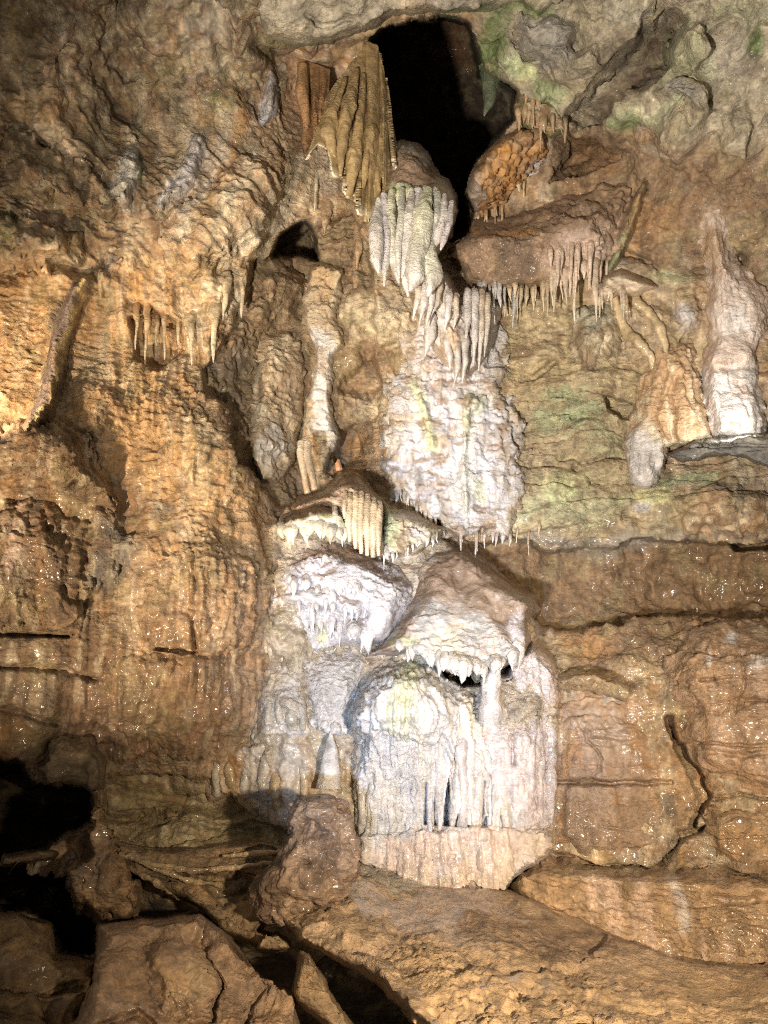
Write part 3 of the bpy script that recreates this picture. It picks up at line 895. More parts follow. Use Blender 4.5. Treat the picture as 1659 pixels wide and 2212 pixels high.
wall = sheet('cave_wall', None, WALL, split=WSPLIT, box=(-380, -380, 2040, 2520), step=3.0, mat=M_ROCK, wet=0.35, kind='structure',
    layers=WALL_LAYERS,
    tex=[('fbm', 0.11, 1.3), ('fbm', 0.016, 6.0), ('crag', 0.012, 3.0, [(-380, -380), (2040, -380), (2040, 1180), (1150, 1180), (850, 1080), (620, 1100), (500, 560), (300, 600), (150, 1000), (-380, 1000)]),
         ('scallop', 0.008, 16.0, [(-380, -380), (2040, -380), (2040, 1180), (1150, 1180), (620, 1100), (300, 1100), (-380, 1000)]), ('scallop', 0.006, 16.0),
         ('fbm', 0.05, (3.2, 3.2, 1.0)), ('flute', 0.012, 14.0, [(150, 1150), (590, 1150), (600, 1700), (150, 1700)]),
         ('facet', 0.26, 2.3, [(1000, -300), (2040, -300), (2040, 400), (1420, 330), (1200, 260), (1110, 150), (1030, 40)]), ('facet', 0.07, 5.5, [(1000, -300), (2040, -300), (2040, 560), (1420, 500), (1200, 260), (1110, 150), (1030, 40)]), ('crag', 0.02, 4.0, [(500, -300), (2000, -300), (2000, 420), (1150, 420), (1110, 150), (560, 60)]),
         ('streakd', 0.075, 1.6, [(-300, -300), (560, -300), (620, 500), (300, 640), (-300, 480)]), ('streakd', 0.010, 5.0, [(-300, -300), (560, -300), (620, 500), (300, 640), (-300, 480)]), ('facet', 0.09, 1.8, [(-380, -380), (330, -380), (560, -100), (400, 260), (250, 480), (-380, 480)]),
         ('tier', 0.07, 1.9, [(240, 540), (560, 480), (540, 600), (440, 800), (480, 960), (400, 1050), (260, 900)], 9.0), ('tier', 0.08, 2.6, CENTRE, 9.0), ('tier', 0.05, 3.5, CASC, 11.0), ('tier', 0.05, 1.8, [(300, 1150), (590, 1200), (570, 1650), (300, 1650)], 6.0), ('facet', 0.05, 3.0, [(-380, 1090), (200, 1090), (220, 1660), (-380, 1660)]), ('facet', 0.06, 4.0, [(1100, 800), (1500, 1000), (2040, 1000), (2040, 1180), (1100, 1180)]),
         ('flute', 0.035, 8.0, [(230, 560), (560, 560), (500, 720), (430, 1060), (250, 900)]),
         ('flute', 0.022, 9.0, [(150, 1200), (590, 1200), (560, 1680), (150, 1680)]),
         ('strata', 0.055, 5.5, [(1090, 780), (1700, 780), (1700, 1180), (1090, 1180)]),
         ('scallop', 0.010, 14.0, [(-300, 600), (600, 600), (600, 1700), (-300, 1700)]),
         ('strata', 0.06, 7.0, [(200, 1690), (600, 1700), (600, 2000), (200, 1900)]),
         ('billow', 0.016, 9.0, [(480, 560), (840, 560), (850, 1080), (600, 1080)]),
         ('fbm', 0.03, 6.0, [(1150, 1200), (1800, 1200), (1800, 1500), (1200, 1500)])],
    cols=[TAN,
          ('noise', GREY, 2.2, -0.1, 0.4, 0.5), ('noise', OCHRE, 3.0, 0.1, 0.5, 0.5), ('noise', CREAM, 5.0, 0.15, 0.6, 0.4), ('noise', BROWN, (4, 4, 3), 0.08, 0.4, 0.7), ('noise', GREY, (9, 9, 7), 0.15, 0.5, 0.5), ('noise', CREAM, (11, 11, 8), 0.2, 0.6, 0.4),
          # upper left: dull brown limestone
          ('poly', (0.16, 0.118, 0.07), [(-300, -300), (560, -300), (560, 150), (420, 300), (330, 480), (200, 520), (-300, 500)], 60, 0.9), ('noise', (0.11, 0.075, 0.05), (2, 2, 3), -0.1, 0.4, 0.55),
          ('poly', GREY, [(330, -50), (560, -50), (560, 120), (400, 200)], 40, 0.35),
          ('poly', DARK, [(210, 20), (330, 0), (300, 260), (200, 260)], 30, 0.4),
          ('blob', TAN, 130, 200, 60, 170, 0.7), ('blob', GOLD, 60, 240, 60, 40, 0.5), ('blob', CREAM, 130, 310, 30, 40, 0.6), ('blob', GREY, 165, 70, 22, 60, 0.7),
          ('blob', CREAM, 590, 430, 60, 60, 0.7), ('blob', GREY, 500, 330, 80, 90, 0.4),
          ('poly', TAN, [(560, 260), (650, 330), (640, 440), (560, 540), (440, 570), (330, 640), (420, 500), (500, 380)], 30, 0.9),
          ('line', CREAM, [(655, 345), (600, 430), (545, 500), (440, 580)], 22, 0.8), ('line', (0.5, 0.47, 0.44), [(440, 290), (415, 360), (380, 440)], 18, 0.85), ('line', (0.5, 0.44, 0.36), [(500, 240), (480, 330), (440, 430), (390, 520)], 14, 0.8), ('line', OCHRE, [(520, 260), (500, 350), (460, 440), (410, 540)], 10, 0.6), ('line', CREAM, [(560, 300), (530, 380), (470, 480)], 12, 0.75), ('line', (0.5, 0.45, 0.36), [(120, 30), (150, 100), (140, 180)], 16, 0.6), ('line', (0.42, 0.36, 0.27), [(400, 60), (440, 120), (520, 170)], 12, 0.6), ('line', (0.45, 0.38, 0.28), [(100, 280), (130, 330)], 14, 0.7), ('line', CREAM, [(420, 560), (400, 640), (380, 700)], 12, 0.5), ('line', CREAM, [(250, 720), (240, 820), (220, 900)], 14, 0.5), ('line', OCHRE, [(270, 560), (300, 640)], 14, 0.6), ('line', CREAM, [(345, 640), (360, 560), (420, 500)], 16, 0.5), ('poly', CREAM, [(600, 420), (640, 450), (560, 560), (440, 590), (540, 500)], 14, 0.8),
          ('blob', MOSS, 500, 220, 60, 30, 0.6), ('blob', MOSS, 430, 300, 30, 20, 0.5), ('blob', MOSS, 590, 105, 40, 30, 0.85), ('blob', MOSS, 15, 490, 25, 40, 0.6),
          ('blob', OCHRE, 520, 250, 20, 70, 0.6), ('blob', OCHRE, 600, 280, 50, 60, 0.4), ('blob', OCHRE, 380, 560, 60, 60, 0.5),
          ('poly', (0.2, 0.11, 0.06), [(560, 100), (800, 90), (790, 150), (690, 330), (640, 320), (620, 160)], 20, 0.85),
          # left golden flowstone
          ('poly', GOLD, [(-300, 560), (160, 590), (430, 560), (540, 560), (500, 720), (440, 830), (500, 980), (600, 1110), (580, 1230), (400, 1130), (250, 1030), (130, 920), (-300, 900)], 30, 0.85),
          ('noise', CREAM, (5, 5, 1.6), 0.15, 0.55, 0.3),
          ('blob', OCHRE, 320, 660, 60, 90, 0.6), ('blob', OCHRE, 250, 590, 60, 60, 0.4), ('blob', CREAM, 490, 640, 50, 80, 0.7), ('blob', CREAM, 420, 700, 30, 60, 0.5),
          ('blob', OLIVE, 290, 790, 40, 90, 0.4), ('blob', GREY, 225, 580, 32, 40, 0.8), ('blob', CREAM, 200, 800, 50, 80, 0.5),
          ('poly', BROWN, [(-200, 905), (90, 905), (170, 940), (260, 1040), (330, 1100), (330, 1150), (200, 1090), (-200, 1060)], 22, 0.85),  # brown band paints the shade below the left ledge
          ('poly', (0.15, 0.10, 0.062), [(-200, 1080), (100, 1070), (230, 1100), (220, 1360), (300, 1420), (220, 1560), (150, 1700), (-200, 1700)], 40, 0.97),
          ('poly', (0.37, 0.235, 0.13), [(300, 1140), (580, 1180), (590, 1400), (560, 1560), (450, 1680), (300, 1640), (290, 1400)], 40, 0.7),
          ('streak', OCHRE, 8, 0.05, 0.4, 0.3), ('poly', (0.30, 0.19, 0.12), [(150, 1440), (420, 1480), (560, 1560), (540, 1700), (150, 1700)], 60, 0.6), ('streak', (0.5, 0.38, 0.27), 10, 0.2, 0.5, 0.35),
          ('poly', DGREY, [(215, 1120), (270, 1110), (290, 1180), (250, 1280), (180, 1310), (200, 1220)], 14, 0.75),
          ('blob', PINK, 25, 1170, 30, 80, 0.7), ('poly', OLIVE, [(200, 1680), (560, 1720), (600, 1830), (430, 1870), (210, 1800)], 30, 0.7),
          ('blob', OCHRE, 30, 1590, 70, 50, 0.7),
          ('poly', (0.50, 0.44, 0.36), CASC, 16, 0.9), ('streak', CREAM, 12, 0.1, 0.5, 0.3),
          ('poly', (0.50, 0.48, 0.43), [(282, 304), (300, 322), (304, 385), (294, 430), (283, 464), (266, 458), (236, 412), (258, 372), (266, 335)], 5, 0.9), ('line', MOSS, [(300, 335), (302, 400)], 5, 0.7), ('poly', (0.48, 0.46, 0.46), [(444, 280), (444, 320), (432, 362), (418, 412), (390, 456), (352, 474), (356, 440), (382, 385), (402, 330), (422, 290)], 6, 0.85), ('poly', (0.46, 0.46, 0.49), [(586, 146), (604, 168), (607, 215), (596, 252), (572, 266), (558, 256), (568, 205), (576, 170)], 5, 0.9),
          ('poly', (0.14, 0.11, 0.105), [(184, 582), (194, 600), (174, 680), (158, 740), (134, 820), (112, 900), (62, 944), (46, 922), (76, 850), (100, 770), (120, 700), (148, 620)], 6, 0.85), ('line', (0.58, 0.45, 0.20), [(188, 588), (172, 655), (152, 725), (132, 785), (116, 835), (90, 890), (56, 935)], 6, 0.9), ('poly', (0.24, 0.25, 0.13), [(1390, 384), (1398, 400), (1386, 450), (1368, 505), (1344, 562), (1318, 600), (1304, 592), (1322, 540), (1342, 480), (1364, 430)], 5, 0.9), ('line', PGREEN, [(1390, 392), (1366, 450), (1340, 520), (1312, 590)], 5, 0.7),
          # hole and cavities: their shade painted as dark rock
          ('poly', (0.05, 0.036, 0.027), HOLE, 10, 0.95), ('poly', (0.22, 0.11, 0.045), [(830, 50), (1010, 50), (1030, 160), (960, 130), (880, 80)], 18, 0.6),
          ('poly', HOLLOW_SHADE, NICHE, 8, 0.7), ('poly', HOLLOW_SHADE, CAVE1, 14, 0.9), ('poly', HOLLOW_SHADE, CAVE2, 12, 0.9),
          ('poly', HOLLOW_SHADE, [(260, 1880), (430, 1960), (560, 2040), (700, 2050), (1100, 2300), (1700, 2300), (1700, 2500), (300, 2500)], 20, 0.9),
          # centre recess
          ('poly', (0.24, 0.17, 0.10), CENTRE, 16, 0.8), ('poly', DGREY, [(440, 790), (500, 740), (540, 760), (520, 900), (470, 870)], 18, 0.4),  # grey patch paints the left wall's shadow on the recess
          ('poly', CREAM, [(750, 660), (860, 640), (900, 720), (850, 760), (770, 750)], 20, 0.6),
          ('poly', TAN, [(740, 860), (850, 830), (850, 1060), (760, 1020)], 20, 0.6), ('blob', OCHRE, 785, 960, 40, 50, 0.7), ('blob', CREAM, 800, 880, 50, 40, 0.5),
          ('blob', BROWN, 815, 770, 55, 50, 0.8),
          # right wall
          ('poly', (0.40, 0.32, 0.19), [(1080, 660), (1230, 640), (1400, 820), (1370, 1050), (1500, 1070), (1450, 1180), (1080, 1190)], 30, 0.85),
          ('blob', PGREEN, 1230, 890, 90, 50, 0.8), ('blob', PGREEN, 1310, 960, 40, 40, 0.5), ('blob', PGREEN, 1480, 1030, 120, 20, 0.7), ('blob', PGREEN, 1200, 1100, 160, 50, 0.45),
          ('blob', LIME, 1230, 1050, 60, 40, 0.5), ('blob', LIME, 1410, 1075, 70, 25, 0.5), ('blob', LAV, 1380, 1095, 30, 22, 0.6), ('noise', BROWN, (4, 4, 10), 0.22, 0.5, 0.6),
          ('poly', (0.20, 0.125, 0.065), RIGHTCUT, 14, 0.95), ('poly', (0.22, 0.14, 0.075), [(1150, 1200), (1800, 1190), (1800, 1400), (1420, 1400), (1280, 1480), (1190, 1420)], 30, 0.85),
          ('blob', OCHRE, 1260, 1390, 80, 40, 0.6),
          ('poly', GREY, [(1100, 1150), (1250, 1170), (1400, 1140), (1440, 1100), (1480, 1160), (1300, 1200)], 16, 0.6),
          # upper right
          ('poly', (0.34, 0.30, 0.22), [(1030, -200), (2000, -200), (2000, 330), (1500, 340), (1400, 280), (1300, 300), (1180, 300), (1060, 180)], 30, 0.85),
          ('poly', BROWN, [(1200, 270), (1350, 280), (1700, 350), (1700, 560), (1400, 590), (1340, 480), (1190, 500), (1180, 400)], 30, 0.75),
          ('noise', OLIVE, 4.0, 0.1, 0.4, 0.35), ('blob', (0.42, 0.38, 0.31), 1560, 120, 80, 60, 0.6), ('blob', (0.42, 0.40, 0.32), 1350, 30, 70, 30, 0.6), ('blob', (0.44, 0.39, 0.30), 1600, 200, 60, 20, 0.6), ('blob', (0.42, 0.36, 0.27), 1420, 330, 60, 20, 0.5), ('blob', (0.48, 0.37, 0.27), 1545, 500, 40, 50, 0.6),
          ('poly', GREY, [(1115, 35), (1190, 28), (1250, 60), (1235, 140), (1180, 150), (1130, 100)], 10, 0.85), ('blob', PGREEN, 1110, 150, 50, 40, 0.8), ('blob', LIME, 1130, 160, 30, 30, 0.4),
          ('blob', MOSS, 1060, 100, 40, 90, 0.85), ('blob', MOSS, 1180, 200, 40, 30, 0.6), ('blob', MOSS, 1120, 10, 90, 25, 0.7), ('blob', PGREEN, 1190, 210, 40, 25, 0.4),
          ('blob', DARK, 1370, 120, 90, 90, 0.5), ('poly', (0.11, 0.075, 0.045), [(1270, 250), (1400, 110), (1440, 20), (1470, 40), (1440, 130), (1300, 270)], 14, 0.8),  # dark slanting band paints the shadow under the overhang
          ('blob', PGREEN, 1480, 120, 60, 90, 0.4), ('blob', MOSS, 1630, 100, 25, 40, 0.8), ('blob', GREY, 1470, 220, 40, 35, 0.8), ('blob', PGREEN, 1390, 250, 60, 30, 0.6),
          ('blob', CREAM, 1400, 240, 30, 20, 0.5), ('blob', MOSS, 1360, 270, 30, 20, 0.6), ('blob', PGREEN, 1600, 30, 80, 40, 0.35), ('blob', DARK, 1620, 150, 40, 30, 0.6),
          ('blob', (0.2, 0.11, 0.05), 1260, 330, 70, 60, 0.8), ('blob', OCHRE, 1400, 470, 100, 60, 0.35), ('blob', PGREEN, 1460, 605, 70, 14, 0.8),
          ('poly', (0.38, 0.29, 0.18), [(1330, 600), (1660, 580), (1660, 800), (1400, 820), (1330, 740)], 20, 0.5), ('blob', LAV, 1485, 680, 26, 40, 0.6), ('blob', OLIVE, 1480, 750, 60, 30, 0.5),
          ])

# ceiling slab over the hole
sheet('ceiling_slab', [(470, -180), (540, -20), (552, 40), (575, 88), (640, 104), (720, 98), (790, 70), (850, 40), (950, 32), (1060, 40), (1150, 15), (1200, -40), (1240, -180)],
      [(500, -180, 4.0), (800, -180, 3.95), (1200, -180, 4.0), (560, 60, 4.75), (800, 50, 4.75), (1100, 20, 4.8), (820, -20, 4.5)], attach=False, R=(60, 26), depth=0.9, mat=M_ROCK,
      tex=[('fbm', 0.05, 2.5), ('facet', 0.09, 4.5), ('scallop', 0.010, 16)], wet=0.2,
      layers=[('line', [(660, 30), (690, 50), (760, 40)], 6, 0.05, 6)],
      cols=[(0.33, 0.29, 0.22), ('noise', CREAM, 4, 0.05, 0.5, 0.5), ('noise', GREY, 3, 0, 0.4, 0.4), ('blob', CREAM, 620, 70, 80, 25, 0.5), ('line', MOSS, [(560, 95), (650, 108), (740, 100), (800, 75)], 12, 0.8),
            ('blob', MOSS, 1000, 30, 120, 22, 0.7), ('blob', TAN, 900, 10, 60, 30, 0.4)],
      label='pale limestone slab of the roof with a mossy green lip above the black hole', cat='rock slab')

# hanging dark fang inside the hole
tube('stalactite', [(1058, 140, 6.3), (1060, 180, 6.3), (1056, 220, 6.3), (1046, 250, 6.3)], [26, 22, 14, 2], (0.12, 0.14, 0.09), mat=M_ROCK, rough=0.3,
     label='dull green fang of rock hanging at the right rim of the black hole', cat='stalactite')

# ------------------------------------------------------------------ drapery beside the hole
dr = curtain('cave_drapery', [(702, 236, 5.38), (716, 190, 5.40), (755, 142, 5.44), (795, 88, 5.5), (816, 96, 5.54), (830, 150, 5.58), (838, 200, 5.62)],
             [(656, 338, 5.26), (690, 312, 5.30), (712, 350, 5.30), (736, 388, 5.33), (752, 428, 5.36), (772, 440, 5.38), (792, 480, 5.42), (818, 452, 5.5), (842, 405, 5.58), (858, 320, 5.66)],
             7, 0.12, (0.33, 0.23, 0.11), thick=0.02, edge=CREAM, seed=2, nu=220, nv=130, ripple=0.0015, pw=0.65, dark=(0.19, 0.135, 0.06),
             label='broad ochre drapery of hanging folds on the left of the black hole', cat='drapery')
for k, (pt, rd) in enumerate([
        ([(745, 170, 5.36), (722, 230, 5.32), (708, 290, 5.28), (722, 340, 5.26)], [6, 12, 20, 5]),
        ([(770, 150, 5.4), (752, 230, 5.33), (738, 310, 5.28), (735, 380, 5.27)], [6, 18, 13, 4]),
        ([(785, 160, 5.44), (778, 260, 5.37), (764, 350, 5.32), (752, 428, 5.3)], [5, 11, 17, 6]),
        ([(800, 200, 5.5), (800, 290, 5.42), (785, 380, 5.38), (768, 436, 5.36)], [6, 16, 12, 5]),
        ([(818, 240, 5.56), (820, 320, 5.5), (808, 410, 5.44), (790, 478, 5.42)], [9, 14, 14, 5])]):
    tube('fold', pt, rd, (0.31, 0.21, 0.095), tip=(0.40, 0.29, 0.14), parent=dr, ripple=0.035, rough=0.4, seed=10 + k, seg=18)
b = curtain('cave_drapery', [(640, 125, 5.62), (665, 130, 5.6), (690, 140, 5.6), (712, 150, 5.6)], [(648, 320, 5.58), (660, 328, 5.56), (680, 300, 5.56), (700, 240, 5.58)], 3, 0.09,
            (0.26, 0.14, 0.06), seed=6, label='rust brown drapery tucked behind the pale rim of the ochre one', cat='drapery')
tube('fold', [(655, 140, 5.5), (652, 200, 5.48), (662, 260, 5.5), (658, 310, 5.52)], [10, 17, 9, 4], (0.36, 0.20, 0.09), parent=b, seed=4)
g = 'small stalactites under the ochre drapery'
for k, (u, v, ln, r, lab) in enumerate([(683, 405, 50, 4, 'thin pale drip under the ochre drapery, above the dark niche'), (705, 455, 48, 13, 'stubby orange stalactite beside the dark niche'),
                                   (775, 510, 70, 12, 'ribbed tan stalactite hanging left of the hooded formation'), (770, 590, 90, 9, 'long ribbed yellow stalactite left of the hooded formation')]):
    y0 = float(wy(u, v))
    tube('stalactite', [(u, v - 40, y0 + 0.05), (u, v, y0 - 0.05), (u - 2, v + ln * .5, y0 - 0.1), (u - 4, v + ln, y0 - 0.1)], [r * 1.8, r, r * .7, 1], TAN if k else CREAM, seed=k, rough=0.45, label=lab, cat='stalactite', group=g)

# ------------------------------------------------------------------ the hooded formation
hood = sheet('hooded_flowstone', [(836, 330), (850, 315), (871, 308), (903, 312), (919, 328), (935, 360), (967, 396), (986, 424), (990, 455), (978, 490), (955, 540), (935, 560), (870, 560), (812, 540), (806, 470), (826, 405), (834, 357)],
             [(890, 430, 5.32), (890, 330, 5.5), (900, 540, 5.38), (830, 480, 5.36), (960, 480, 5.36)], attach=False, split=[dict(name='clay_cap', poly=[(835, 330), (850, 300), (920, 305), (945, 380), (930, 400), (850, 398), (828, 400)])], R=(45, 30), depth=0.75, mat=M_CALC, wet=0.45,
             tex=[('fbm', 0.03, 5), ('scallop', 0.016, 14), ('flute', 0.03, 9, [(800, 410), (1000, 410), (1000, 580), (800, 580)])],
             layers=[('blob', 900, 425, 75, 40, -0.08), ('blob', 885, 340, 40, 24, -0.03)],
             cols=[(0.60, 0.55, 0.50), ('noise', CREAM, 5, 0, 0.4, 0.5), ('poly', CLAY, [(835, 330), (920, 325), (945, 380), (930, 400), (850, 398), (828, 400)], 10, 0.95), ('blob', WHITE, 920, 340, 18, 22, 0.7),
                   ('blob', LIME, 860, 415, 50, 20, 0.6), ('blob', PGREEN, 890, 405, 60, 12, 0.7)],
             label='hooded flowstone with a brown cap and long hanging ribs below the black hole', cat='flowstone')
RIBS = [([(818, 430), (812, 500), (815, 560), (818, 590)], 10), ([(830, 420), (836, 500), (832, 560), (830, 618)], 11), ([(846, 412), (842, 480), (850, 560), (862, 612)], 11),
        ([(868, 408), (866, 470), (860, 540), (862, 600)], 10), ([(888, 408), (886, 470), (880, 530), (868, 600)], 9), ([(905, 408), (900, 460), (893, 520), (882, 560)], 9),
        ([(925, 408), (915, 460), (910, 500), (895, 600), (886, 628)], 13), ([(945, 415), (942, 470), (922, 520), (918, 580)], 10), ([(960, 420), (958, 470), (945, 510), (938, 540)], 9),
        ([(975, 435), (972, 480), (958, 520), (952, 540)], 9), ([(930, 500), (925, 560), (935, 600), (925, 640)], 12), ([(880, 500), (872, 560), (876, 610), (882, 640)], 8)]
for k, (pt, r) in enumerate(RIBS):
    n = len(pt)
    yy = [5.26 + 0.02 * (k % 3)] + [5.17 + 0.03 * (k % 3)] * (n - 1)
    rv = [1.5, 0.9, 1.25, 0.7, 1.6, 1.0][k % 6]
    rd = [r * 0.7] + [r * 1.15 * rv] * (n - 2) + [2.5]
    tube('rib', [(a, bb, c) for (a, bb), c in zip(pt, yy)], rd, [(0.58, 0.54, 0.50), (0.55, 0.52, 0.53), (0.56, 0.56, 0.40), (0.5, 0.5, 0.42)][k % 4], tip=(0.64, 0.6, 0.58), parent=hood, ripple=0.06, rough=0.3, seed=20 + k, seg=16)

low = sheet('ribbed_cascade', [(890, 575), (935, 560), (975, 590), (1000, 640), (1050, 625), (1085, 660), (1070, 740), (1040, 790), (1005, 830), (985, 815), (950, 775), (910, 735), (925, 690), (900, 650), (884, 610)],
            [(930, 620, 5.5), (980, 700, 5.62), (1050, 680, 5.72), (1000, 800, 5.72), (930, 720, 5.7)], R=(28, 22), depth=0.5, mat=M_CALC, wet=0.5,
            tex=[('flute', 0.02, 9), ('tier', 0.07, 3.6, None, 13.0), ('scallop', 0.014, 16), ('ripple', 0.003, 42), ('fbm', 0.02, 6)],
            layers=[('dome', [(945, 690), (975, 680), (1000, 700), (1005, 770), (985, 800), (955, 770)], -0.12, 24, 4), ('dome', [(955, 600), (985, 610), (1000, 660), (985, 690), (960, 680)], -0.1, 18, 4)],
            cols=[(0.56, 0.51, 0.48), ('edge', TAN, 22, 0.7), ('blob', TAN, 980, 740, 40, 60, 0.7), ('blob', TAN, 975, 650, 30, 50, 0.5), ('blob', LAV, 1060, 720, 40, 60, 0.5), ('streak', WHITE, 12, 0, 0.4, 0.5)],
            label='ribbed grey flowstone cascade hanging below the hooded formation', cat='flowstone')
for k, (u0, v0, u1, v1, r, yy) in enumerate([(905, 610, 892, 690, 8, 5.4), (920, 610, 905, 705, 8, 5.38), (935, 615, 920, 708, 8, 5.4), (950, 620, 928, 690, 8, 5.44), (930, 690, 918, 770, 14, 5.6), (970, 640, 960, 715, 8, 5.5),
                                         (985, 650, 980, 710, 8, 5.52), (1010, 640, 1005, 740, 9, 5.6), (1025, 640, 1022, 790, 9, 5.62), (1040, 640, 1034, 800, 8, 5.64), (1005, 740, 998, 828, 8, 5.6), (990, 760, 980, 835, 7, 5.58),
                                         (1052, 650, 1046, 770, 8, 5.66), (965, 740, 972, 800, 8, 5.58)]):
    tube('rib', [(u0, v0 - 12, yy + 0.06), (u0, v0, yy), ((u0 + u1) / 2 + 3, (v0 + v1) / 2, yy - 0.02), (u1, v1, yy)], [r, r * 1.1, r * .9, 1.2], (0.56, 0.52, 0.50) if k % 3 else (0.55, 0.45, 0.34), tip=WHITE, parent=low, seed=40 + k, ripple=0.05, rough=0.34)

# ------------------------------------------------------------------ flowstone right of the hole
am = sheet('amber_flowstone', [(1092, 295), (1120, 275), (1160, 272), (1190, 300), (1200, 350), (1180, 395), (1140, 410), (1110, 440), (1085, 490), (1040, 495), (1015, 460), (1005, 410), (1020, 365), (1050, 335)],
           [(1100, 380, 5.75), (1150, 330, 5.65), (1040, 450, 5.95)], attach=False, R=(30, 24), depth=0.6, mat=M_CALC, wet=0.4, tex=[('flute', 0.05, 9), ('fbm', 0.03, 6), ('scallop', 0.014, 15)],
           layers=[('line', [(1000, 462), (1090, 460)], 6, 0.12, 4)],
           cols=[OCHRE, ('edge', BROWN, 22, 0.7), ('streak', AMBER, 9, -0.1, 0.3, 0.6), ('blob', LAV, 1155, 375, 28, 36, 0.9), ('blob', (0.3, 0.27, 0.25), 1020, 420, 26, 60, 0.8), ('blob', CLAY, 1150, 300, 50, 25, 0.6), ('noise', TAN, 6, 0.1, 0.4, 0.5)],
           label='amber fluted flowstone bulging at the right edge of the black hole', cat='flowstone')
fringe(am, row(1030, 470, 1100, 440, 6, 26, 5) + row(1120, 395, 1175, 395, 5, 30, 6), 5.72, OCHRE, CREAM)
tb = sheet('stubby_stalactite_cluster', [(1110, 200), (1150, 190), (1200, 230), (1230, 280), (1190, 300), (1130, 280), (1105, 240)], [(1160, 240, 5.4)], R=(30, 24), depth=0.5, tex=[('fbm', 0.05, 5), ('billow', 0.02, 14)],
           cols=[(0.3, 0.2, 0.11), ('noise', CREAM, 7, 0.1, 0.5, 0.5), ('up', MOSS, 0.0, 0.6, 0.6)], label='knobbly brown rock boss with stubby drips above the amber flowstone', cat='rock')
fringe(tb, row(1115, 240, 1220, 270, 9, 32, 8) + row(1130, 205, 1200, 240, 6, 26, 7), 5.36, (0.33, 0.24, 0.14), TAN, jit=0.06)

shelf = sheet('flowstone_shelf', [(965, 560), (985, 490), (1020, 470), (1090, 470), (1150, 450), (1200, 420), (1280, 400), (1350, 400), (1365, 440), (1335, 540), (1300, 585), (1240, 610), (1170, 625), (1100, 632), (1040, 628), (1000, 600)],
              [(1060, 590, 5.76), (1160, 590, 5.74), (1280, 560, 5.66)], split=[dict(name='clay_cap', poly=[(970, 545), (985, 490), (1160, 490), (1180, 520), (1165, 590), (1100, 628), (1040, 630), (990, 600)])], rf=2.6, warp=14, R=(40, 20), depth=0.55, mat=M_CALC, wet=0.3, tex=[('fbm', 0.035, 5), ('scallop', 0.012, 15), ('tier', 0.06, 4.0, None, 14.0)],
              cols=[CLAY, ('edge', BROWN, 22, 0.7), ('poly', PINK, [(1180, 530), (1240, 500), (1330, 490), (1310, 590), (1180, 620)], 20, 0.85), ('noise', TAN, 6, 0, 0.5, 0.5), ('poly', DARK, [(1060, 510), (1150, 505), (1165, 590), (1100, 625), (1065, 580)], 14, 0.6),  # dark patch paints the shadow cast on the shelf
                    ('line', AMBER, [(1010, 495), (1050, 510), (1110, 505), (1150, 500)], 5, 0.7)],
              label='clay coated flowstone shelf edged with a row of stalactites right of the hooded formation', cat='flowstone')
fringe(shelf, row(1030, 615, 1110, 628, 8, 38, 6), 5.70, (0.5, 0.47, 0.42), WHITE, jit=0.05)
fringe(shelf, row(1090, 625, 1200, 620, 12, 44, 6), 5.68, (0.5, 0.38, 0.24), CREAM, jit=0.06)
fringe(shelf, row(1180, 595, 1310, 570, 13, 60, 8), 5.58, (0.55, 0.42, 0.31), (0.7, 0.6, 0.48), jit=0.06)
fringe(shelf, row(1180, 545, 1290, 530, 8, 46, 7), 5.55, (0.55, 0.41, 0.31), (0.68, 0.55, 0.44), jit=0.05)
fringe(shelf, row(1120, 665, 1230, 655, 9, 30, 6), 5.82, (0.45, 0.36, 0.22), CREAM, jit=0.05)
tip = sheet('pale_flowstone_tongue', [(1300, 590), (1340, 575), (1400, 600), (1420, 620), (1380, 640), (1340, 640), (1300, 660), (1285, 630)], [(1340, 610, 5.55)], R=(22, 16), depth=0.45, mat=M_CALC,
            tex=[('fbm', 0.03, 6), ('scallop', 0.012, 16)], cols=[(0.55, 0.44, 0.32), ('edge', TAN, 22, 0.7), ('noise', CREAM, 6, 0, 0.4, 0.6)], label='pale tongue of flowstone just below the green rock fin', cat='flowstone')
fringe(tip, row(1290, 630, 1350, 635, 6, 36, 7), 5.54, (0.55, 0.44, 0.32), CREAM)
for k, (pt, r, lab) in enumerate([([(1345, 612), (1375, 655), (1400, 670), (1425, 710), (1438, 745), (1442, 800)], [12, 11, 9, 9, 7, 4], 'upper winding cream vein of calcite crossing the right wall'),
                                ([(1322, 635), (1338, 680), (1352, 715), (1380, 740), (1405, 770), (1415, 810)], [10, 10, 12, 11, 9, 4], 'lower winding tan vein of calcite beside the rounded rock')]):
    tube('calcite_vein', [(a, b_, float(wy(a, b_)) - 0.035) for a, b_ in pt], r, (0.46, 0.35, 0.20), rough=0.5, ripple=0.03, seed=60 + k, label=lab, cat='calcite vein')
sheet('rounded_rock', [(1235, 670), (1270, 652), (1310, 650), (1345, 668), (1352, 720), (1335, 775), (1300, 795), (1275, 830), (1255, 840), (1238, 800), (1220, 750), (1222, 700)], [(1285, 720, 5.66), (1260, 820, 5.85)], rf=1.2, lip=.4, warp=10, R=(50, 40), depth=0.5,
      tex=[('fbm', 0.05, 3), ('facet', 0.06, 5), ('scallop', 0.01, 16)], layers=[('line', [(1300, 670), (1310, 720), (1300, 790)], 6, 0.06, 6), ('line', [(1268, 730), (1275, 810)], 6, 0.04, 4)],
      cols=[(0.32, 0.25, 0.16), ('blob', (0.36, 0.36, 0.28), 1280, 680, 50, 30, 0.8), ('noise', CREAM, 7, 0.15, 0.5, 0.5), ('blob', BROWN, 1265, 800, 40, 50, 0.5)], label='rounded boss of rock below the pale flowstone tongue', cat='rock')

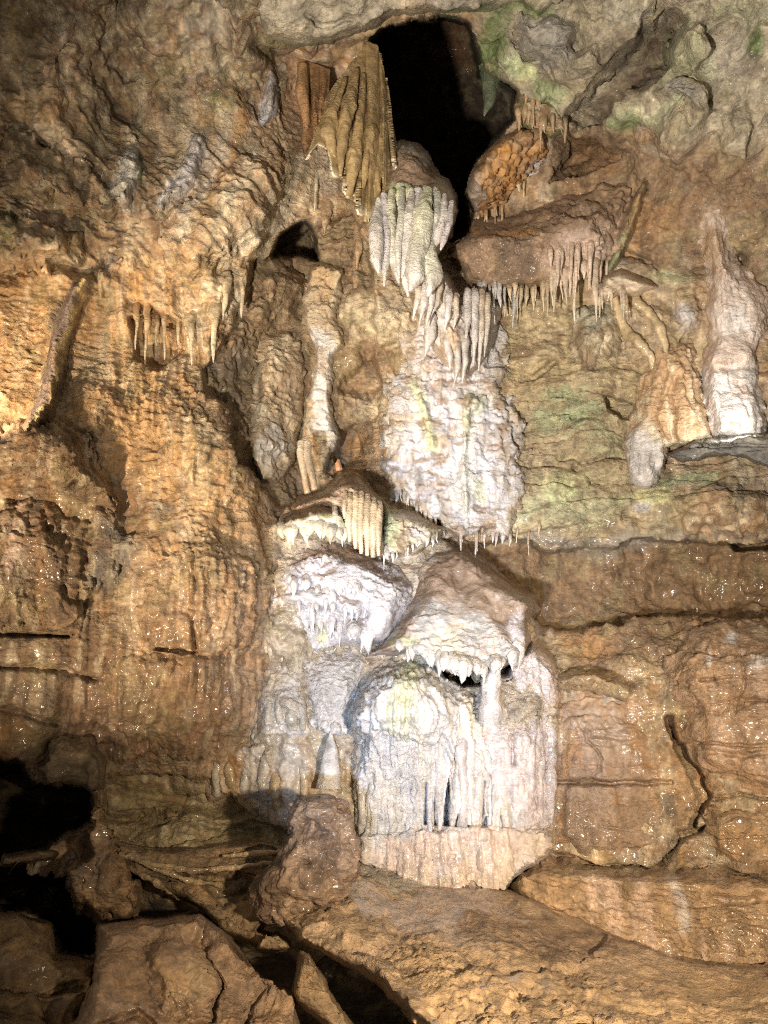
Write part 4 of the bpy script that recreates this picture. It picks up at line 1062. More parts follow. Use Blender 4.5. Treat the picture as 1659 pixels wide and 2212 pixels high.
# right hand column, orange flowstone and ledge
cl = sheet('cave_column', [(1505, 520), (1520, 460), (1555, 450), (1580, 500), (1600, 560), (1640, 600), (1665, 640), (1668, 720), (1645, 780), (1650, 850), (1655, 950), (1590, 957), (1535, 952), (1515, 860), (1512, 790), (1525, 720), (1520, 640), (1515, 580)],
           on_wall(0.22, (1580, 700), (1585, 930), (1550, 520), (1580, 800), (1620, 650)), rf=1.2, lip=0.1, warp=14, R=(44, 34), depth=0.5, mat=M_CALC, wet=0.4,
           layers=[('line', [(1510, 795), (1580, 797), (1660, 795)], 5, 0.05, 3)],
           tex=[('fbm', 0.03, 4), ('scallop', 0.005, 15), ('tier', 0.02, 2.2, None, 10.0), ('flute', 0.015, 8)],
           cols=[(0.60, 0.50, 0.43), ('edge', TAN, 22, 0.7), ('poly', WHITE, [(1500, 800), (1680, 800), (1680, 980), (1500, 980)], 20, 0.8), ('blob', TAN, 1540, 540, 40, 80, 0.8), ('blob', WHITE, 1590, 690, 40, 40, 0.6), ('noise', (0.45, 0.3, 0.22), 5, 0.1, 0.5, 0.5)],  # white foot paints the glow of the ledge lamp
           label='thick pinkish column standing on the dark ledge at the right, its lit foot painted white', cat='column')
sheet('orange_flowstone', [(1362, 880), (1390, 800), (1420, 740), (1500, 740), (1525, 860), (1538, 948), (1490, 962), (1445, 970), (1438, 1012), (1420, 1046), (1385, 1054), (1358, 1040), (1354, 960)],
      on_wall(0.16, (1450, 800), (1450, 870), (1400, 1000), (1500, 940), (1400, 900)), rf=1.5, lip=0.7, warp=12, R=(40, 16), depth=0.4, mat=M_CALC, wet=0.45, layers=[('line', [(1462, 810), (1450, 860), (1455, 960)], 7, 0.05, 5), ('line', [(1440, 800), (1410, 900), (1440, 960)], 6, 0.04, 5)],
      tex=[('flute', 0.018, 9), ('tier', 0.03, 2.6, None, 12.0), ('fbm', 0.02, 6), ('ripple', 0.004, 34), ('scallop', 0.01, 18)],
      cols=[(0.44, 0.29, 0.16), ('edge', TAN, 40, 0.8), ('streak', CREAM, 12, 0.15, 0.5, 0.6), ('poly', WHITE, [(1355, 940), (1400, 925), (1440, 990), (1430, 1060), (1350, 1060)], 14, 0.8), ('line', CREAM, [(1380, 900), (1440, 965), (1530, 945)], 9, 0.8)],
      label='orange flowstone sheet with a bright pleated tongue beside the column foot', cat='flowstone')
sheet('rock_ledge', [(1438, 982), (1500, 950), (1560, 940), (1659, 935), (1850, 930), (1850, 1010), (1659, 1008), (1600, 990), (1540, 985), (1475, 1000)], [(1480, 975, 5.25), (1700, 970, 5.0)], attach=False, R=(16, 8), depth=0.7, step=2,
      tex=[('fbm', 0.025, 4), ('strata', 0.03, 12)], layers=[('line', [(1470, 968), (1560, 962), (1660, 965)], 3, 0.05, 3)], cols=[(0.26, 0.25, 0.22), ('noise', DGREY, 4, -0.1, 0.3, 0.7), ('blob', (0.4, 0.4, 0.34), 1640, 945, 60, 12, 0.6)],
      label='dark grey rock ledge jutting from the right wall under the column', cat='rock ledge')

# ------------------------------------------------------------------ columns in the centre recess
def m3(pts):
    return [(398 + .32 * a, 531 + .32 * b) for a, b in pts]


sheet('cave_column', m3([(500, 700), (560, 600), (700, 555), (830, 600), (850, 800), (810, 1000), (800, 1200), (765, 1300), (760, 1480), (700, 1560), (620, 1600), (520, 1590), (470, 1500), (430, 1350), (450, 1100), (490, 900)]),
      on_wall(0.24, (600, 780), (600, 900), (590, 1010), (640, 850), (560, 950)), rf=1.0, lip=0.9, R=(30, 22), warp=12, depth=0.42, mat=M_CALC, wet=0.35, tex=[('fbm', 0.05, 4), ('scallop', 0.012, 15), ('tier', 0.05, 3.0, None, 10.0), ('pits', 0.02, 18)],
      cols=[(0.42, 0.33, 0.22), ('noise', CREAM, (5, 5, 3), -0.1, 0.4, 0.6), ('blob', WHITE, 590, 960, 40, 60, 0.5), ('noise', BROWN, 7, 0.2, 0.45, 0.6), ('blob', BROWN, 630, 830, 26, 60, 0.5), ('up', TAN, 0.2, 0.8, 0.4)],
      label='broad pitted tan column tapering to a point in the shadowed recess', cat='column')
c2 = sheet('cave_column', m3([(830, 130), (920, 105), (1000, 110), (1075, 160), (1060, 340), (1040, 480), (1085, 600), (1090, 680), (1010, 740), (1005, 1000), (1015, 1200), (1060, 1300), (1000, 1420), (960, 1570), (880, 1570), (850, 1450), (790, 1500), (770, 1300), (800, 1150), (845, 900), (865, 650), (790, 500), (785, 350), (815, 250)]),
           on_wall(0.22, (690, 600), (695, 750), (690, 900), (690, 1010), (720, 680)), rf=1.0, lip=0.9, R=(15, 14), warp=10, depth=0.42, mat=M_CALC, wet=0.45, tex=[('fbm', 0.05, 5), ('scallop', 0.012, 16), ('tier', 0.05, 4.0, None, 12.0), ('pits', 0.02, 16)],
           cols=[(0.48, 0.40, 0.28), ('poly', WHITE, m3([(860, 560), (980, 560), (1000, 800), (980, 1250), (890, 1260), (850, 900)]), 12, 0.9), ('noise', TAN, 6, 0.05, 0.4, 0.6), ('blob', GOLD, 690, 600, 40, 50, 0.6), ('blob', GOLD, 670, 980, 22, 50, 0.7), ('blob', (0.4, 0.4, 0.4), 725, 940, 18, 60, 0.6)],
           label='slender lumpy column with a white streak down its middle', cat='column')
for (a, b_) in (((650, 985), (664, 1065)), ((664, 985), (680, 1058))):
    tube('foot', [(a[0], a[1] - 30, 5.6), (a[0], a[1], 5.56), (b_[0], b_[1], 5.5)], [9, 9, 7], (0.5, 0.42, 0.32), tip=TAN, parent=c2, rough=0.2)
tube('stalagmite', [(731, 992, 5.5), (730, 1003, 5.49), (732, 1016, 5.48)], [2, 6, 7], (0.5, 0.24, 0.12), rough=0.35, label='tiny orange stalagmite standing on the brown hump behind the cascade', cat='stalagmite')

lav = sheet('flowstone_curtain', [(866, 720), (890, 640), (940, 600), (1010, 600), (1070, 630), (1092, 720), (1096, 800), (1108, 905), (1134, 970), (1134, 1060), (1122, 1110), (1090, 1150), (1040, 1168), (1000, 1163), (960, 1142), (905, 1097), (855, 1062), (832, 1000), (828, 900), (838, 820)],
            on_wall(0.10, (900, 700), (1050, 700), (900, 850), (1000, 850), (960, 1000), (1060, 1000), (1050, 1130), (880, 1050), (980, 1100)), R=(60, 14), rf=1.0, lip=0.7, depth=0.35, mat=M_CALC, wet=0.55, warp=26,
            tex=[('fbm', 0.05, 3), ('scallop', 0.010, 17), ('flute', 0.02, 6), ('tier', 0.045, 2.6, None, 11.0), ('fbm', 0.02, (16, 16, 5)), ('pits', 0.02, 14)],
            layers=[('dome', [(965, 850), (1010, 838), (1050, 855), (1060, 880), (1020, 890), (1000, 1000), (985, 900)], -0.1, 18, 5), ('line', [(1012, 860), (1008, 930), (1000, 1000), (1005, 1100)], 8, -0.06, 4), ('line', [(900, 830), (920, 900), (935, 960)], 9, -0.05, 4), ('line', [(1050, 790), (1096, 795)], 4, 0.10, 2)],
            cols=[LAV, ('edge', (0.40, 0.33, 0.23), 60, 0.95), ('noise', (0.38, 0.33, 0.28), (6, 6, 4), -0.1, 0.4, 0.7), ('noise', TAN, (8, 8, 10), 0.1, 0.4, 0.5), ('streak', WHITE, 7, -0.05, 0.4, 0.7), ('line', LIME, [(1010, 860), (1008, 950), (1002, 1100)], 12, 0.45), ('line', LIME, [(900, 830), (915, 900), (935, 970)], 13, 0.6),  # lavender base paints the cool beam's tint on the curtain
                  ('blob', WHITE, 1010, 1040, 50, 120, 0.6), ('blob', PGREEN, 1040, 870, 25, 30, 0.5), ('noise', BROWN, (5, 5, 12), 0.3, 0.5, 0.7), ('blob', LIME, 1040, 1060, 18, 30, 0.4), ('blob', BROWN, 1000, 868, 26, 10, 0.7)],
            label='rough pale flowstone curtain painted with lavender light on the wall between the drapery cascade and the mounds', cat='flowstone')
fringe(lav, row(985, 1150, 1110, 1160, 9, 34, 4) + row(850, 1060, 960, 1130, 10, 26, 5), 5.72, (0.45, 0.36, 0.27), WHITE, jit=0.05)
rw = [(1118, 1170), (1142, 1175), (1165, 1160), (1190, 1165)]
fringe(wall, [(u, v - 20, 44 if k == 1 else 22, 3.2) for k, (u, v) in enumerate(rw)], 5.72, TAN, CREAM)

# ------------------------------------------------------------------ mounds of the cascade
hump = sheet('brown_hump', [(735, 1014), (775, 1018), (800, 1042), (822, 1080), (835, 1110), (832, 1160), (835, 1205), (815, 1205), (795, 1195), (770, 1190), (752, 1160), (735, 1120), (690, 1100), (640, 1110), (620, 1095), (650, 1072), (690, 1056), (715, 1035)],
             [(760, 1040, 5.45), (790, 1140, 5.3), (690, 1080, 5.45), (800, 1190, 5.35)], split=[dict(name='clay_cap', poly=[(620, 1100), (735, 1005), (800, 1030), (830, 1080), (790, 1060), (740, 1060), (760, 1100), (700, 1110)])], rf=1.25, R=(30, 14), depth=0.5, mat=M_CALC, wet=0.5,
             layers=[('step', [(740, 1050), (790, 1045), (820, 1075), (800, 1085), (745, 1075)], -0.05, 6, 5)],
             tex=[('fbm', 0.03, 5), ('scallop', 0.022, 14), ('billow', 0.014, 22)],
             cols=[TAN, ('poly', CLAY, [(620, 1100), (735, 1010), (800, 1030), (830, 1080), (790, 1060), (740, 1060), (760, 1100), (700, 1110)], 12, 0.95), ('noise', CREAM, 8, 0.1, 0.5, 0.5), ('blob', PGREEN, 825, 1095, 14, 40, 0.6)],
             label='brown hump with a row of knobbly drip columns at the top of the cascade', cat='flowstone')
for k, (u, v0, v1, r) in enumerate([(755, 1075, 1170, 8), (768, 1070, 1185, 8), (780, 1072, 1196, 8), (793, 1078, 1200, 9), (806, 1085, 1204, 9), (818, 1092, 1200, 8), (745, 1070, 1120, 7)]):
    tube('drip_column', [(u, v0 - 8, 5.36), (u + 1, v0 + 10, 5.3), (u - 1, (v0 + v1) / 2, 5.27), (u, v1, 5.28)], [r * .7, r, r * 1.1, r * .5], (0.48, 0.36, 0.22), tip=(0.6, 0.5, 0.36), parent=hump, ripple=0.16, rough=0.3, seed=70 + k)
sa = sheet('flowstone_mound', [(690, 1075), (740, 1085), (760, 1105), (758, 1140), (745, 1160), (700, 1160), (660, 1160), (625, 1165), (600, 1158), (592, 1135), (615, 1108), (650, 1090)], [(680, 1110, 5.25), (620, 1140, 5.3)], split=[dict(name='clay_cap', poly=[(595, 1128), (640, 1080), (700, 1065), (765, 1080), (735, 1108), (680, 1118), (620, 1132)])], rf=1.25, R=(40, 14), depth=0.5, mat=M_CALC, wet=0.5,
           tex=[('fbm', 0.025, 5), ('scallop', 0.018, 16), ('tier', 0.04, 4.5, None, 17.0)], layers=[('step', [(590, 1128), (650, 1120), (720, 1105), (765, 1115), (765, 1190), (590, 1190)], -0.05, 8, 7)],
           cols=[(0.60, 0.55, 0.44), ('poly', CLAY, [(600, 1128), (640, 1085), (700, 1070), (760, 1085), (735, 1108), (680, 1118), (620, 1132)], 8, 0.95), ('noise', LIME, 6, 0.05, 0.4, 0.35)],
           label='cream lipped mound with a brown top and icicle fringe, topmost left of the cascade', cat='flowstone')
fringe(sa, row(602, 1152, 745, 1148, 13, 20, 11, jv=6), 5.22, (0.6, 0.55, 0.45), CREAM)
fringe(sa, [(738, 1110, 70, 8), (752, 1115, 60, 8), (724, 1115, 44, 7)], 5.2, (0.58, 0.53, 0.48), WHITE)
ro = sheet('pitted_rock_lobe', [(825, 1075), (845, 1090), (870, 1095), (905, 1108), (945, 1132), (966, 1140), (945, 1165), (920, 1185), (890, 1200), (860, 1205), (838, 1214), (822, 1196), (815, 1140)], [(840, 1150, 5.35), (920, 1150, 5.5)], rf=1.25, R=(28, 16), depth=0.5,
           tex=[('fbm', 0.05, 6), ('billow', 0.025, 14), ('pits', 0.03, 12), ('scallop', 0.015, 18)], mat=M_CALC, wet=0.4,
           cols=[(0.45, 0.37, 0.25), ('blob', PGREEN, 840, 1140, 26, 60, 0.8), ('blob', LAV, 900, 1150, 30, 26, 0.6), ('blob', LAV, 840, 1195, 20, 16, 0.8), ('noise', BROWN, 7, 0.15, 0.4, 0.6), ('noise', CREAM, 9, 0.2, 0.5, 0.5)],
           label='pitted rock lobe with a pale green stripe right of the drip columns', cat='rock')
fringe(ro, row(818, 1190, 850, 1200, 4, 20, 6) + row(855, 1196, 945, 1160, 9, 12, 4), 5.36, (0.5, 0.45, 0.38), WHITE)

mb = sheet('flowstone_mound', [(700, 1160), (660, 1165), (632, 1180), (612, 1225), (592, 1258), (580, 1300), (572, 1360), (572, 1420), (600, 1450), (640, 1445), (690, 1410), (730, 1395), (790, 1400), (830, 1390), (852, 1362), (882, 1310), (895, 1265), (875, 1240), (835, 1212), (790, 1188), (750, 1172)],
           [(700, 1190, 5.4), (760, 1240, 5.2), (640, 1260, 5.25), (820, 1320, 5.2), (620, 1380, 5.35), (720, 1350, 5.25), (860, 1270, 5.35)], split=[dict(name='clay_cap', poly=[(640, 1180), (700, 1150), (790, 1175), (845, 1215), (800, 1225), (740, 1200), (680, 1205), (640, 1215)])], rf=1.25, R=(40, 20), depth=0.5, mat=M_CALC, wet=0.5,
           layers=[('step', [(590, 1260), (640, 1262), (700, 1258), (760, 1272), (800, 1290), (790, 1320), (600, 1320)], 0.05, 7, 10), ('step', [(560, 1300), (640, 1305), (720, 1318), (790, 1330), (800, 1370), (780, 1450), (560, 1460)], 0.12, 8, 10),
                   ('dome', [(735, 1330), (775, 1325), (800, 1350), (795, 1390), (760, 1400), (730, 1385)], -0.12, 24, 5), ('dome', [(600, 1275), (660, 1268), (720, 1280), (780, 1300), (780, 1330), (620, 1310)], -0.06, 16, 6)],
           tex=[('fbm', 0.03, 5), ('tier', 0.06, 4.2, None, 16.0), ('scallop', 0.012, 16)],
           cols=[LAV, ('noise', WHITE, 6, 0, 0.5, 0.6), ('poly', CLAY, [(640, 1180), (700, 1158), (790, 1180), (840, 1215), (800, 1225), (740, 1200), (680, 1205), (640, 1215)], 16, 0.85), ('up', CLAY, 0.45, 0.85, 0.7), ('blob', LIME, 695, 1370, 16, 30, 0.6), ('blob', CREAM, 600, 1430, 30, 30, 0.7), ('poly', TAN, [(565, 1350), (600, 1350), (600, 1460), (560, 1460)], 12, 0.6)],
           label='broad lavender grey mound of two tiers with the longest icicles of the cascade', cat='flowstone')
fringe(mb, row(600, 1262, 780, 1285, 12, 12, 7, jv=8), 5.16, (0.58, 0.54, 0.53), WHITE)
fringe(mb, row(640, 1302, 790, 1318, 11, 22, 6, jv=10), 5.16, (0.58, 0.55, 0.55), WHITE)
fringe(mb, row(690, 1345, 735, 1345, 5, 46, 7) + row(735, 1372, 795, 1374, 6, 20, 12, jl=0.25) + row(610, 1345, 690, 1350, 7, 24, 7, jv=10), 5.16, (0.57, 0.54, 0.55), WHITE)
fringe(mb, row(575, 1400, 640, 1410, 6, 24, 9) + row(600, 1330, 650, 1340, 4, 20, 8), 5.26, (0.55, 0.47, 0.38), CREAM)

mc = sheet('flowstone_mound', [(1000, 1160), (1030, 1184), (1075, 1224), (1112, 1260), (1158, 1286), (1164, 1318), (1146, 1345), (1150, 1390), (1122, 1420), (1090, 1446), (1050, 1455), (1005, 1460), (965, 1455), (930, 1425), (890, 1410), (840, 1415), (790, 1418), (845, 1370), (880, 1315), (906, 1270), (900, 1238), (930, 1202), (968, 1180)],
           [(1000, 1180, 5.65), (1010, 1260, 5.4), (930, 1260, 5.4), (1000, 1400, 5.0), (1100, 1300, 5.25), (1140, 1300, 5.25), (880, 1390, 5.1), (1080, 1420, 5.05)], split=[dict(name='clay_cap', poly=[(1000, 1150), (1175, 1285), (1150, 1400), (1100, 1390), (1050, 1330), (1000, 1300), (930, 1290), (860, 1400), (780, 1430), (850, 1370), (890, 1290), (890, 1230)])], rf=1.25, R=(40, 16), depth=0.6, mat=M_CALC, wet=0.5,
           layers=[('blob', 1145, 1300, 18, 16, -0.1), ('line', [(905, 1275), (880, 1330), (850, 1380)], 10, 0.06, 4), ('line', [(1060, 1290), (1090, 1350), (1120, 1400)], 12, 0.05, 6), ('blob', 990, 1260, 30, 26, 0.12), ('line', [(1080, 1275), (1140, 1290)], 10, -0.04, 6)],
           tex=[('fbm', 0.035, 4), ('tier', 0.03, 3.2, None, 15.0), ('scallop', 0.012, 17)],
           cols=[(0.44, 0.43, 0.42), ('poly', CLAY, [(1000, 1155), (1170, 1285), (1150, 1400), (1100, 1390), (1050, 1330), (1000, 1300), (930, 1290), (860, 1400), (780, 1430), (850, 1370), (890, 1290), (890, 1230)], 14, 0.9), ('noise', (0.55, 0.45, 0.38), 5, 0.1, 0.5, 0.5),
                 ('blob', LIME, 880, 1390, 40, 20, 0.5), ('blob', CREAM, 960, 1390, 60, 50, 0.5), ('blob', LAV, 1120, 1350, 26, 50, 0.6), ('blob', (0.5, 0.42, 0.36), 1110, 1290, 50, 20, 0.6), ('blob', DARK, 985, 1250, 24, 26, 0.5), ('blob', GREY, 1148, 1296, 16, 10, 0.8)],
           label='largest mound, clay brown above and white below, its icicles hanging over a dark mouth', cat='flowstone')
fringe(mc, row(925, 1422, 1010, 1448, 10, 19, 13) + row(1010, 1448, 1095, 1436, 9, 16, 12), lambda u, v: 5.04 + 0.0004 * abs(u - 1000), (0.68, 0.63, 0.56), WHITE)
fringe(mc, row(860, 1400, 930, 1418, 6, 10, 10) + [(1106, 1415, 34, 12), (1122, 1400, 50, 14)], 5.1, (0.64, 0.6, 0.55), WHITE)
sheet('mossy_pebble', [(1022, 1440), (1032, 1436), (1040, 1446), (1038, 1470), (1028, 1474), (1020, 1460)], [(1030, 1455, 5.15)], attach=False, R=(10, 10), depth=0.08, step=1.5, tex=[('fbm', 0.012, 14), ('billow', 0.005, 40)], cols=[(0.3, 0.32, 0.26)],
      label='small grey green stone wedged among the icicles of the dark mouth', cat='stone')

tube('drip_column', [(1066, 1432, 5.16), (1064, 1460, 5.13), (1060, 1500, 5.12), (1056, 1560, 5.16)], [16, 19, 20, 24], (0.56, 0.54, 0.53), parent=mc, ripple=0.04, rough=0.3, seed=12, flat=0.8)
fl = sheet('flowstone_curtain', [(1100, 1425), (1150, 1380), (1175, 1400), (1205, 1432), (1216, 1470), (1205, 1540), (1195, 1620), (1195, 1760), (1190, 1800), (1100, 1800), (1060, 1700), (1030, 1600), (1026, 1500), (1040, 1462)],
           [(1120, 1500, 5.35), (1180, 1450, 5.4), (1060, 1500, 5.3), (1100, 1750, 5.28), (1180, 1750, 5.4)], rf=1.25, R=(24, 20), depth=0.4, mat=M_CALC, wet=0.6,
           layers=[('step', [(1085, 1440), (1110, 1470), (1100, 1530), (1085, 1500)], 0.12, 6, 4), ('blob', 1112, 1767, 12, 14, 0.16), ('line', [(1062, 1480), (1060, 1560)], 9, -0.05, 3), ('line', [(1090, 1500), (1100, 1560), (1110, 1650)], 7, 0.06, 5)],
           tex=[('flute', 0.018, 9), ('tier', 0.035, 2.2, None, 13.0), ('scallop', 0.008, 15), ('fbm', 0.03, 4), ('ripple', 0.002, 50)],
           cols=[(0.56, 0.51, 0.51), ('edge', TAN, 22, 0.7), ('blob', WHITE, 1060, 1530, 30, 60, 0.8), ('streak', (0.52, 0.43, 0.40), 8, 0, 0.4, 0.5), ('blob', LAV, 1120, 1480, 30, 40, 0.5), ('blob', TAN, 1200, 1520, 20, 90, 0.5)],
           label='pinkish flowstone curtain flowing down right of the white cascade dome', cat='flowstone')

d1 = sheet('flowstone_mound', [(612, 1432), (645, 1442), (662, 1475), (668, 1530), (672, 1590), (640, 1602), (590, 1592), (556, 1594), (550, 1560), (560, 1510), (580, 1465)], [(610, 1520, 5.25), (615, 1450, 5.4)], rf=1.25, R=(40, 16), depth=0.45, mat=M_CALC, wet=0.6,
           layers=[('dome', [(590, 1500), (620, 1490), (650, 1510), (660, 1560), (600, 1570)], -0.08, 26, 4), ('line', [(585, 1490), (600, 1530), (640, 1545)], 6, 0.03, 5)], tex=[('fbm', 0.035, 5), ('scallop', 0.008, 14), ('tier', 0.03, 4.0, None, 12.0)],
           cols=[(0.58, 0.53, 0.45), ('edge', TAN, 22, 0.7), ('noise', LAV, 5, 0, 0.4, 0.5), ('noise', CREAM, 6, 0.1, 0.5, 0.5)], label='small rounded cream grey mound at the lower left of the cascade', cat='flowstone')
d2 = sheet('flowstone_mound', [(690, 1398), (730, 1394), (782, 1402), (800, 1430), (775, 1490), (752, 1540), (752, 1595), (725, 1585), (700, 1578), (674, 1574), (666, 1520), (652, 1470), (665, 1425)], [(720, 1490, 5.28), (720, 1410, 5.45)], rf=1.25, R=(40, 10), depth=0.45, mat=M_CALC, wet=0.65,
           tex=[('fbm', 0.03, 5), ('scallop', 0.012, 15), ('tier', 0.02, 4.0, None, 15.0)], cols=[(0.56, 0.54, 0.52), ('noise', WHITE, 5, 0, 0.4, 0.5), ('up', CLAY, 0.5, 0.9, 0.6)], label='smooth bluish white lobe between the small mound and the white dome', cat='flowstone')
fringe(d2, row(676, 1566, 752, 1580, 7, 11, 10), 5.25, (0.58, 0.56, 0.54), WHITE)

# the big white dome
dome = sheet('flowstone_dome', [(868, 1418), (910, 1424), (948, 1443), (985, 1472), (1018, 1498), (1042, 1520), (1052, 1600), (1070, 1660), (1100, 1720), (1150, 1775), (1196, 1800), (1200, 1835), (1160, 1870), (1110, 1905), (1090, 1932), (1020, 1932), (935, 1936), (900, 1922), (840, 1895), (772, 1868), (768, 1700), (766, 1605), (750, 1590), (744, 1542), (764, 1500), (798, 1450), (828, 1425)],
             [(870, 1440, 5.25), (860, 1520, 4.98), (780, 1540, 5.1), (1000, 1530, 5.2), (850, 1700, 5.15), (1000, 1700, 5.15), (850, 1830, 5.12), (1000, 1790, 5.1), (1000, 1880, 5.06), (1150, 1820, 5.2)], lip=0.6, rf=1.25, split=[dict(name='flute_curtain', poly=[(755, 1610), (800, 1595), (980, 1590), (1060, 1640), (1130, 1790), (930, 1792), (850, 1800), (760, 1800)]), dict(name='flowstone_apron', poly=[(760, 1800), (850, 1800), (930, 1792), (1130, 1790), (1210, 1800), (1200, 1930), (760, 1930)])], R=(44, 18), depth=0.5, mat=M_CALC, wet=0.7,
             layers=[('step', [(770, 1800), (850, 1803), (920, 1796), (1050, 1790), (1130, 1792), (1210, 1800), (1210, 1930), (770, 1930)], -0.05, 7, 7), ('dome', [(740, 1500), (800, 1440), (870, 1415), (950, 1445), (990, 1490), (985, 1570), (920, 1610), (860, 1600), (800, 1590), (760, 1605), (740, 1560)], -0.12, 46, 6),
                     ('step', [(919, 1690), (921, 1690), (921, 1780), (917, 1780)], 0.18, 2.5, 2), ('step', [(988, 1612), (990, 1612), (972, 1680), (967, 1782), (957, 1784), (965, 1700)], 0.3, 3, 2.5), ('step', [(1006, 1665), (1008, 1666), (999, 1710), (994, 1780), (985, 1784), (994, 1710)], 0.3, 3, 2.5), ('step', [(1021, 1680), (1023, 1680), (1016, 1730), (1011, 1784), (1005, 1782), (1012, 1730)], 0.25, 3, 2.5), ('step', [(941, 1755), (943, 1755), (945, 1782), (937, 1782)], 0.15, 3, 2), ('step', [(1048, 1764), (1052, 1764), (1052, 1784), (1040, 1786)], 0.15, 3, 2),
                     ('line', [(942, 1700), (940, 1785)], 3, 0.10, 2), ('line', [(1060, 1640), (1056, 1780)], 3, 0.07, 3), ('line', [(1042, 1690), (1038, 1786)], 3, 0.08, 3),
                     ('line', [(860, 1500), (862, 1570)], 4, 0.05, 4), ('line', [(880, 1510), (876, 1570)], 4, 0.05, 4), ('line', [(896, 1515), (884, 1562)], 4, 0.05, 3), ('line', [(845, 1510), (842, 1560)], 4, 0.04, 3),
                     ('line', [(955, 1590), (975, 1640)], 5, 0.05, 4), ('line', [(780, 1605), (782, 1800)], 5, -0.05, 3)],
             tex=[('flute', 0.028, 9), ('flute', 0.016, 20), ('tier', 0.03, 2.2, None, 14.0), ('scallop', 0.007, 16), ('fbm', 0.025, 4), ('ripple', 0.0025, 48)],
             cols=[(0.54, 0.54, 0.545), ('poly', (0.56, 0.45, 0.38), [(770, 1850), (850, 1815), (920, 1790), (1060, 1780), (1210, 1790), (1210, 1930), (770, 1930)], 14, 0.9), ('noise', (0.64, 0.62, 0.62), 4, 0, 0.5, 0.6), ('streak', CREAM, 8, 0.15, 0.5, 0.3), ('line', LIME, [(890, 1440), (872, 1500), (870, 1550)], 26, 0.55), ('poly', (0.5, 0.42, 0.34), [(790, 1460), (830, 1420), (880, 1415), (850, 1440), (810, 1470)], 8, 0.6), ('blob', CREAM, 1010, 1560, 24, 60, 0.6), ('blob', CREAM, 776, 1700, 10, 120, 0.5)],
             label='great bright white flowstone dome with flutes and dark slits at the foot of the cascade', cat='flowstone')


def flutes(parent, us, v0, v1, r, cols, name='flute'):
    """rounded runs of calcite standing half out of the face"""
    g = SURF[parent.name]
    for k, u in enumerate(us):
        a, b_ = v0 + random.uniform(-40, 50), v1 + random.uniform(-12, 6)
        rr = r * random.uniform(0.6, 1.5)
        w = [random.uniform(-5, 5) for _ in range(5)]
        vs = np.linspace(a, b_, 5)
        ys = [float(np.median([wy(u + d_, v_, g) for d_ in (-9, -4, 0, 4, 9)])) for v_ in vs]
        ys = [y_ + e for y_, e in zip(ys, (0.05, 0.012, 0.006, 0.004, 0.02))]
        tube(name, [(u + w[i] * (1 - i / 5), vs[i], ys[i]) for i in range(5)], [rr * .5, rr, rr * 1.15, rr * .9, rr * 0.8], cols[k % len(cols)], parent=parent, ripple=0.02, rough=0.45, seed=k, wet=0.7, flat=0.9)


fringe(dome, row(925, 1900, 1085, 1902, 9, 7, 6), 5.08, (0.55, 0.43, 0.35), CREAM)
flutes(dome, [783, 800, 822, 838, 858, 880, 896, 908, 929], 1600, 1800, 8, [(0.54, 0.54, 0.55), (0.56, 0.53, 0.47), (0.50, 0.50, 0.53)])
flutes(dome, [948, 980, 999, 1017, 1033, 1058, 1075, 1094], 1600, 1790, 9, [(0.54, 0.52, 0.50), (0.56, 0.51, 0.45), (0.53, 0.50, 0.50)], name='rib')
flutes(dome, [846, 862, 878, 893, 915, 940, 965], 1490, 1590, 7, [(0.56, 0.57, 0.42), (0.55, 0.55, 0.50)])
flutes(fl, [1098, 1122, 1146, 1168, 1186], 1500, 1780, 9, [(0.53, 0.48, 0.48), (0.54, 0.47, 0.45)])
flutes(dome, [800, 835, 880, 940, 985, 1040, 1090], 1815, 1900, 8, [(0.50, 0.41, 0.35)])

ll = sheet('flowstone_curtain', [(470, 1622), (520, 1600), (560, 1590), (620, 1582), (668, 1594), (690, 1650), (735, 1650), (762, 1660), (768, 1790), (700, 1812), (640, 1800), (575, 1780), (545, 1760), (500, 1720), (448, 1735), (442, 1680)],
           [(600, 1680, 5.3), (480, 1680, 5.45), (720, 1720, 5.3), (600, 1790, 5.35)], rf=1.25, R=(22, 16), depth=0.4, mat=M_CALC, wet=0.8, tex=[('flute', 0.018, 7), ('tier', 0.035, 2.5, None, 10.0), ('fbm', 0.03, 4), ('scallop', 0.012, 14)],
           cols=[(0.52, 0.46, 0.38), ('edge', TAN, 22, 0.7), ('streak', GOLD, 7, 0.0, 0.3, 0.6), ('blob', (0.52, 0.5, 0.46), 620, 1640, 60, 50, 0.8), ('blob', AMBER, 600, 1720, 30, 26, 0.8), ('blob', AMBER, 500, 1660, 20, 40, 0.6), ('blob', DGREY, 555, 1700, 12, 40, 0.5), ('blob', GREY, 560, 1770, 40, 20, 0.6)],
           label='wet grey and amber flowstone curtain left of the white dome, above the boulder', cat='flowstone')
sheet('amber_flowstone_wall', [(668, 1575), (765, 1585), (768, 1670), (740, 1680), (700, 1670), (680, 1630)], [(720, 1620, 5.42)], R=(10, 10), depth=0.2, mat=M_CALC, wet=0.5, tex=[('fbm', 0.02, 6), ('scallop', 0.01, 16)], cols=[(0.5, 0.33, 0.14), ('streak', CREAM, 10, 0.1, 0.4, 0.5)],
      label='amber coloured flowstone panel in the niche under the bluish lobe', cat='flowstone')
tube('stalagmite', [(715, 1582, 5.3), (714, 1620, 5.25), (712, 1660, 5.2), (710, 1705, 5.18)], [3, 14, 20, 28], (0.56, 0.55, 0.54), seed=5, rough=0.14, ripple=0.03, wet=0.7, flat=0.8, label='pointed white stalagmite cone in front of the amber niche', cat='stalagmite')

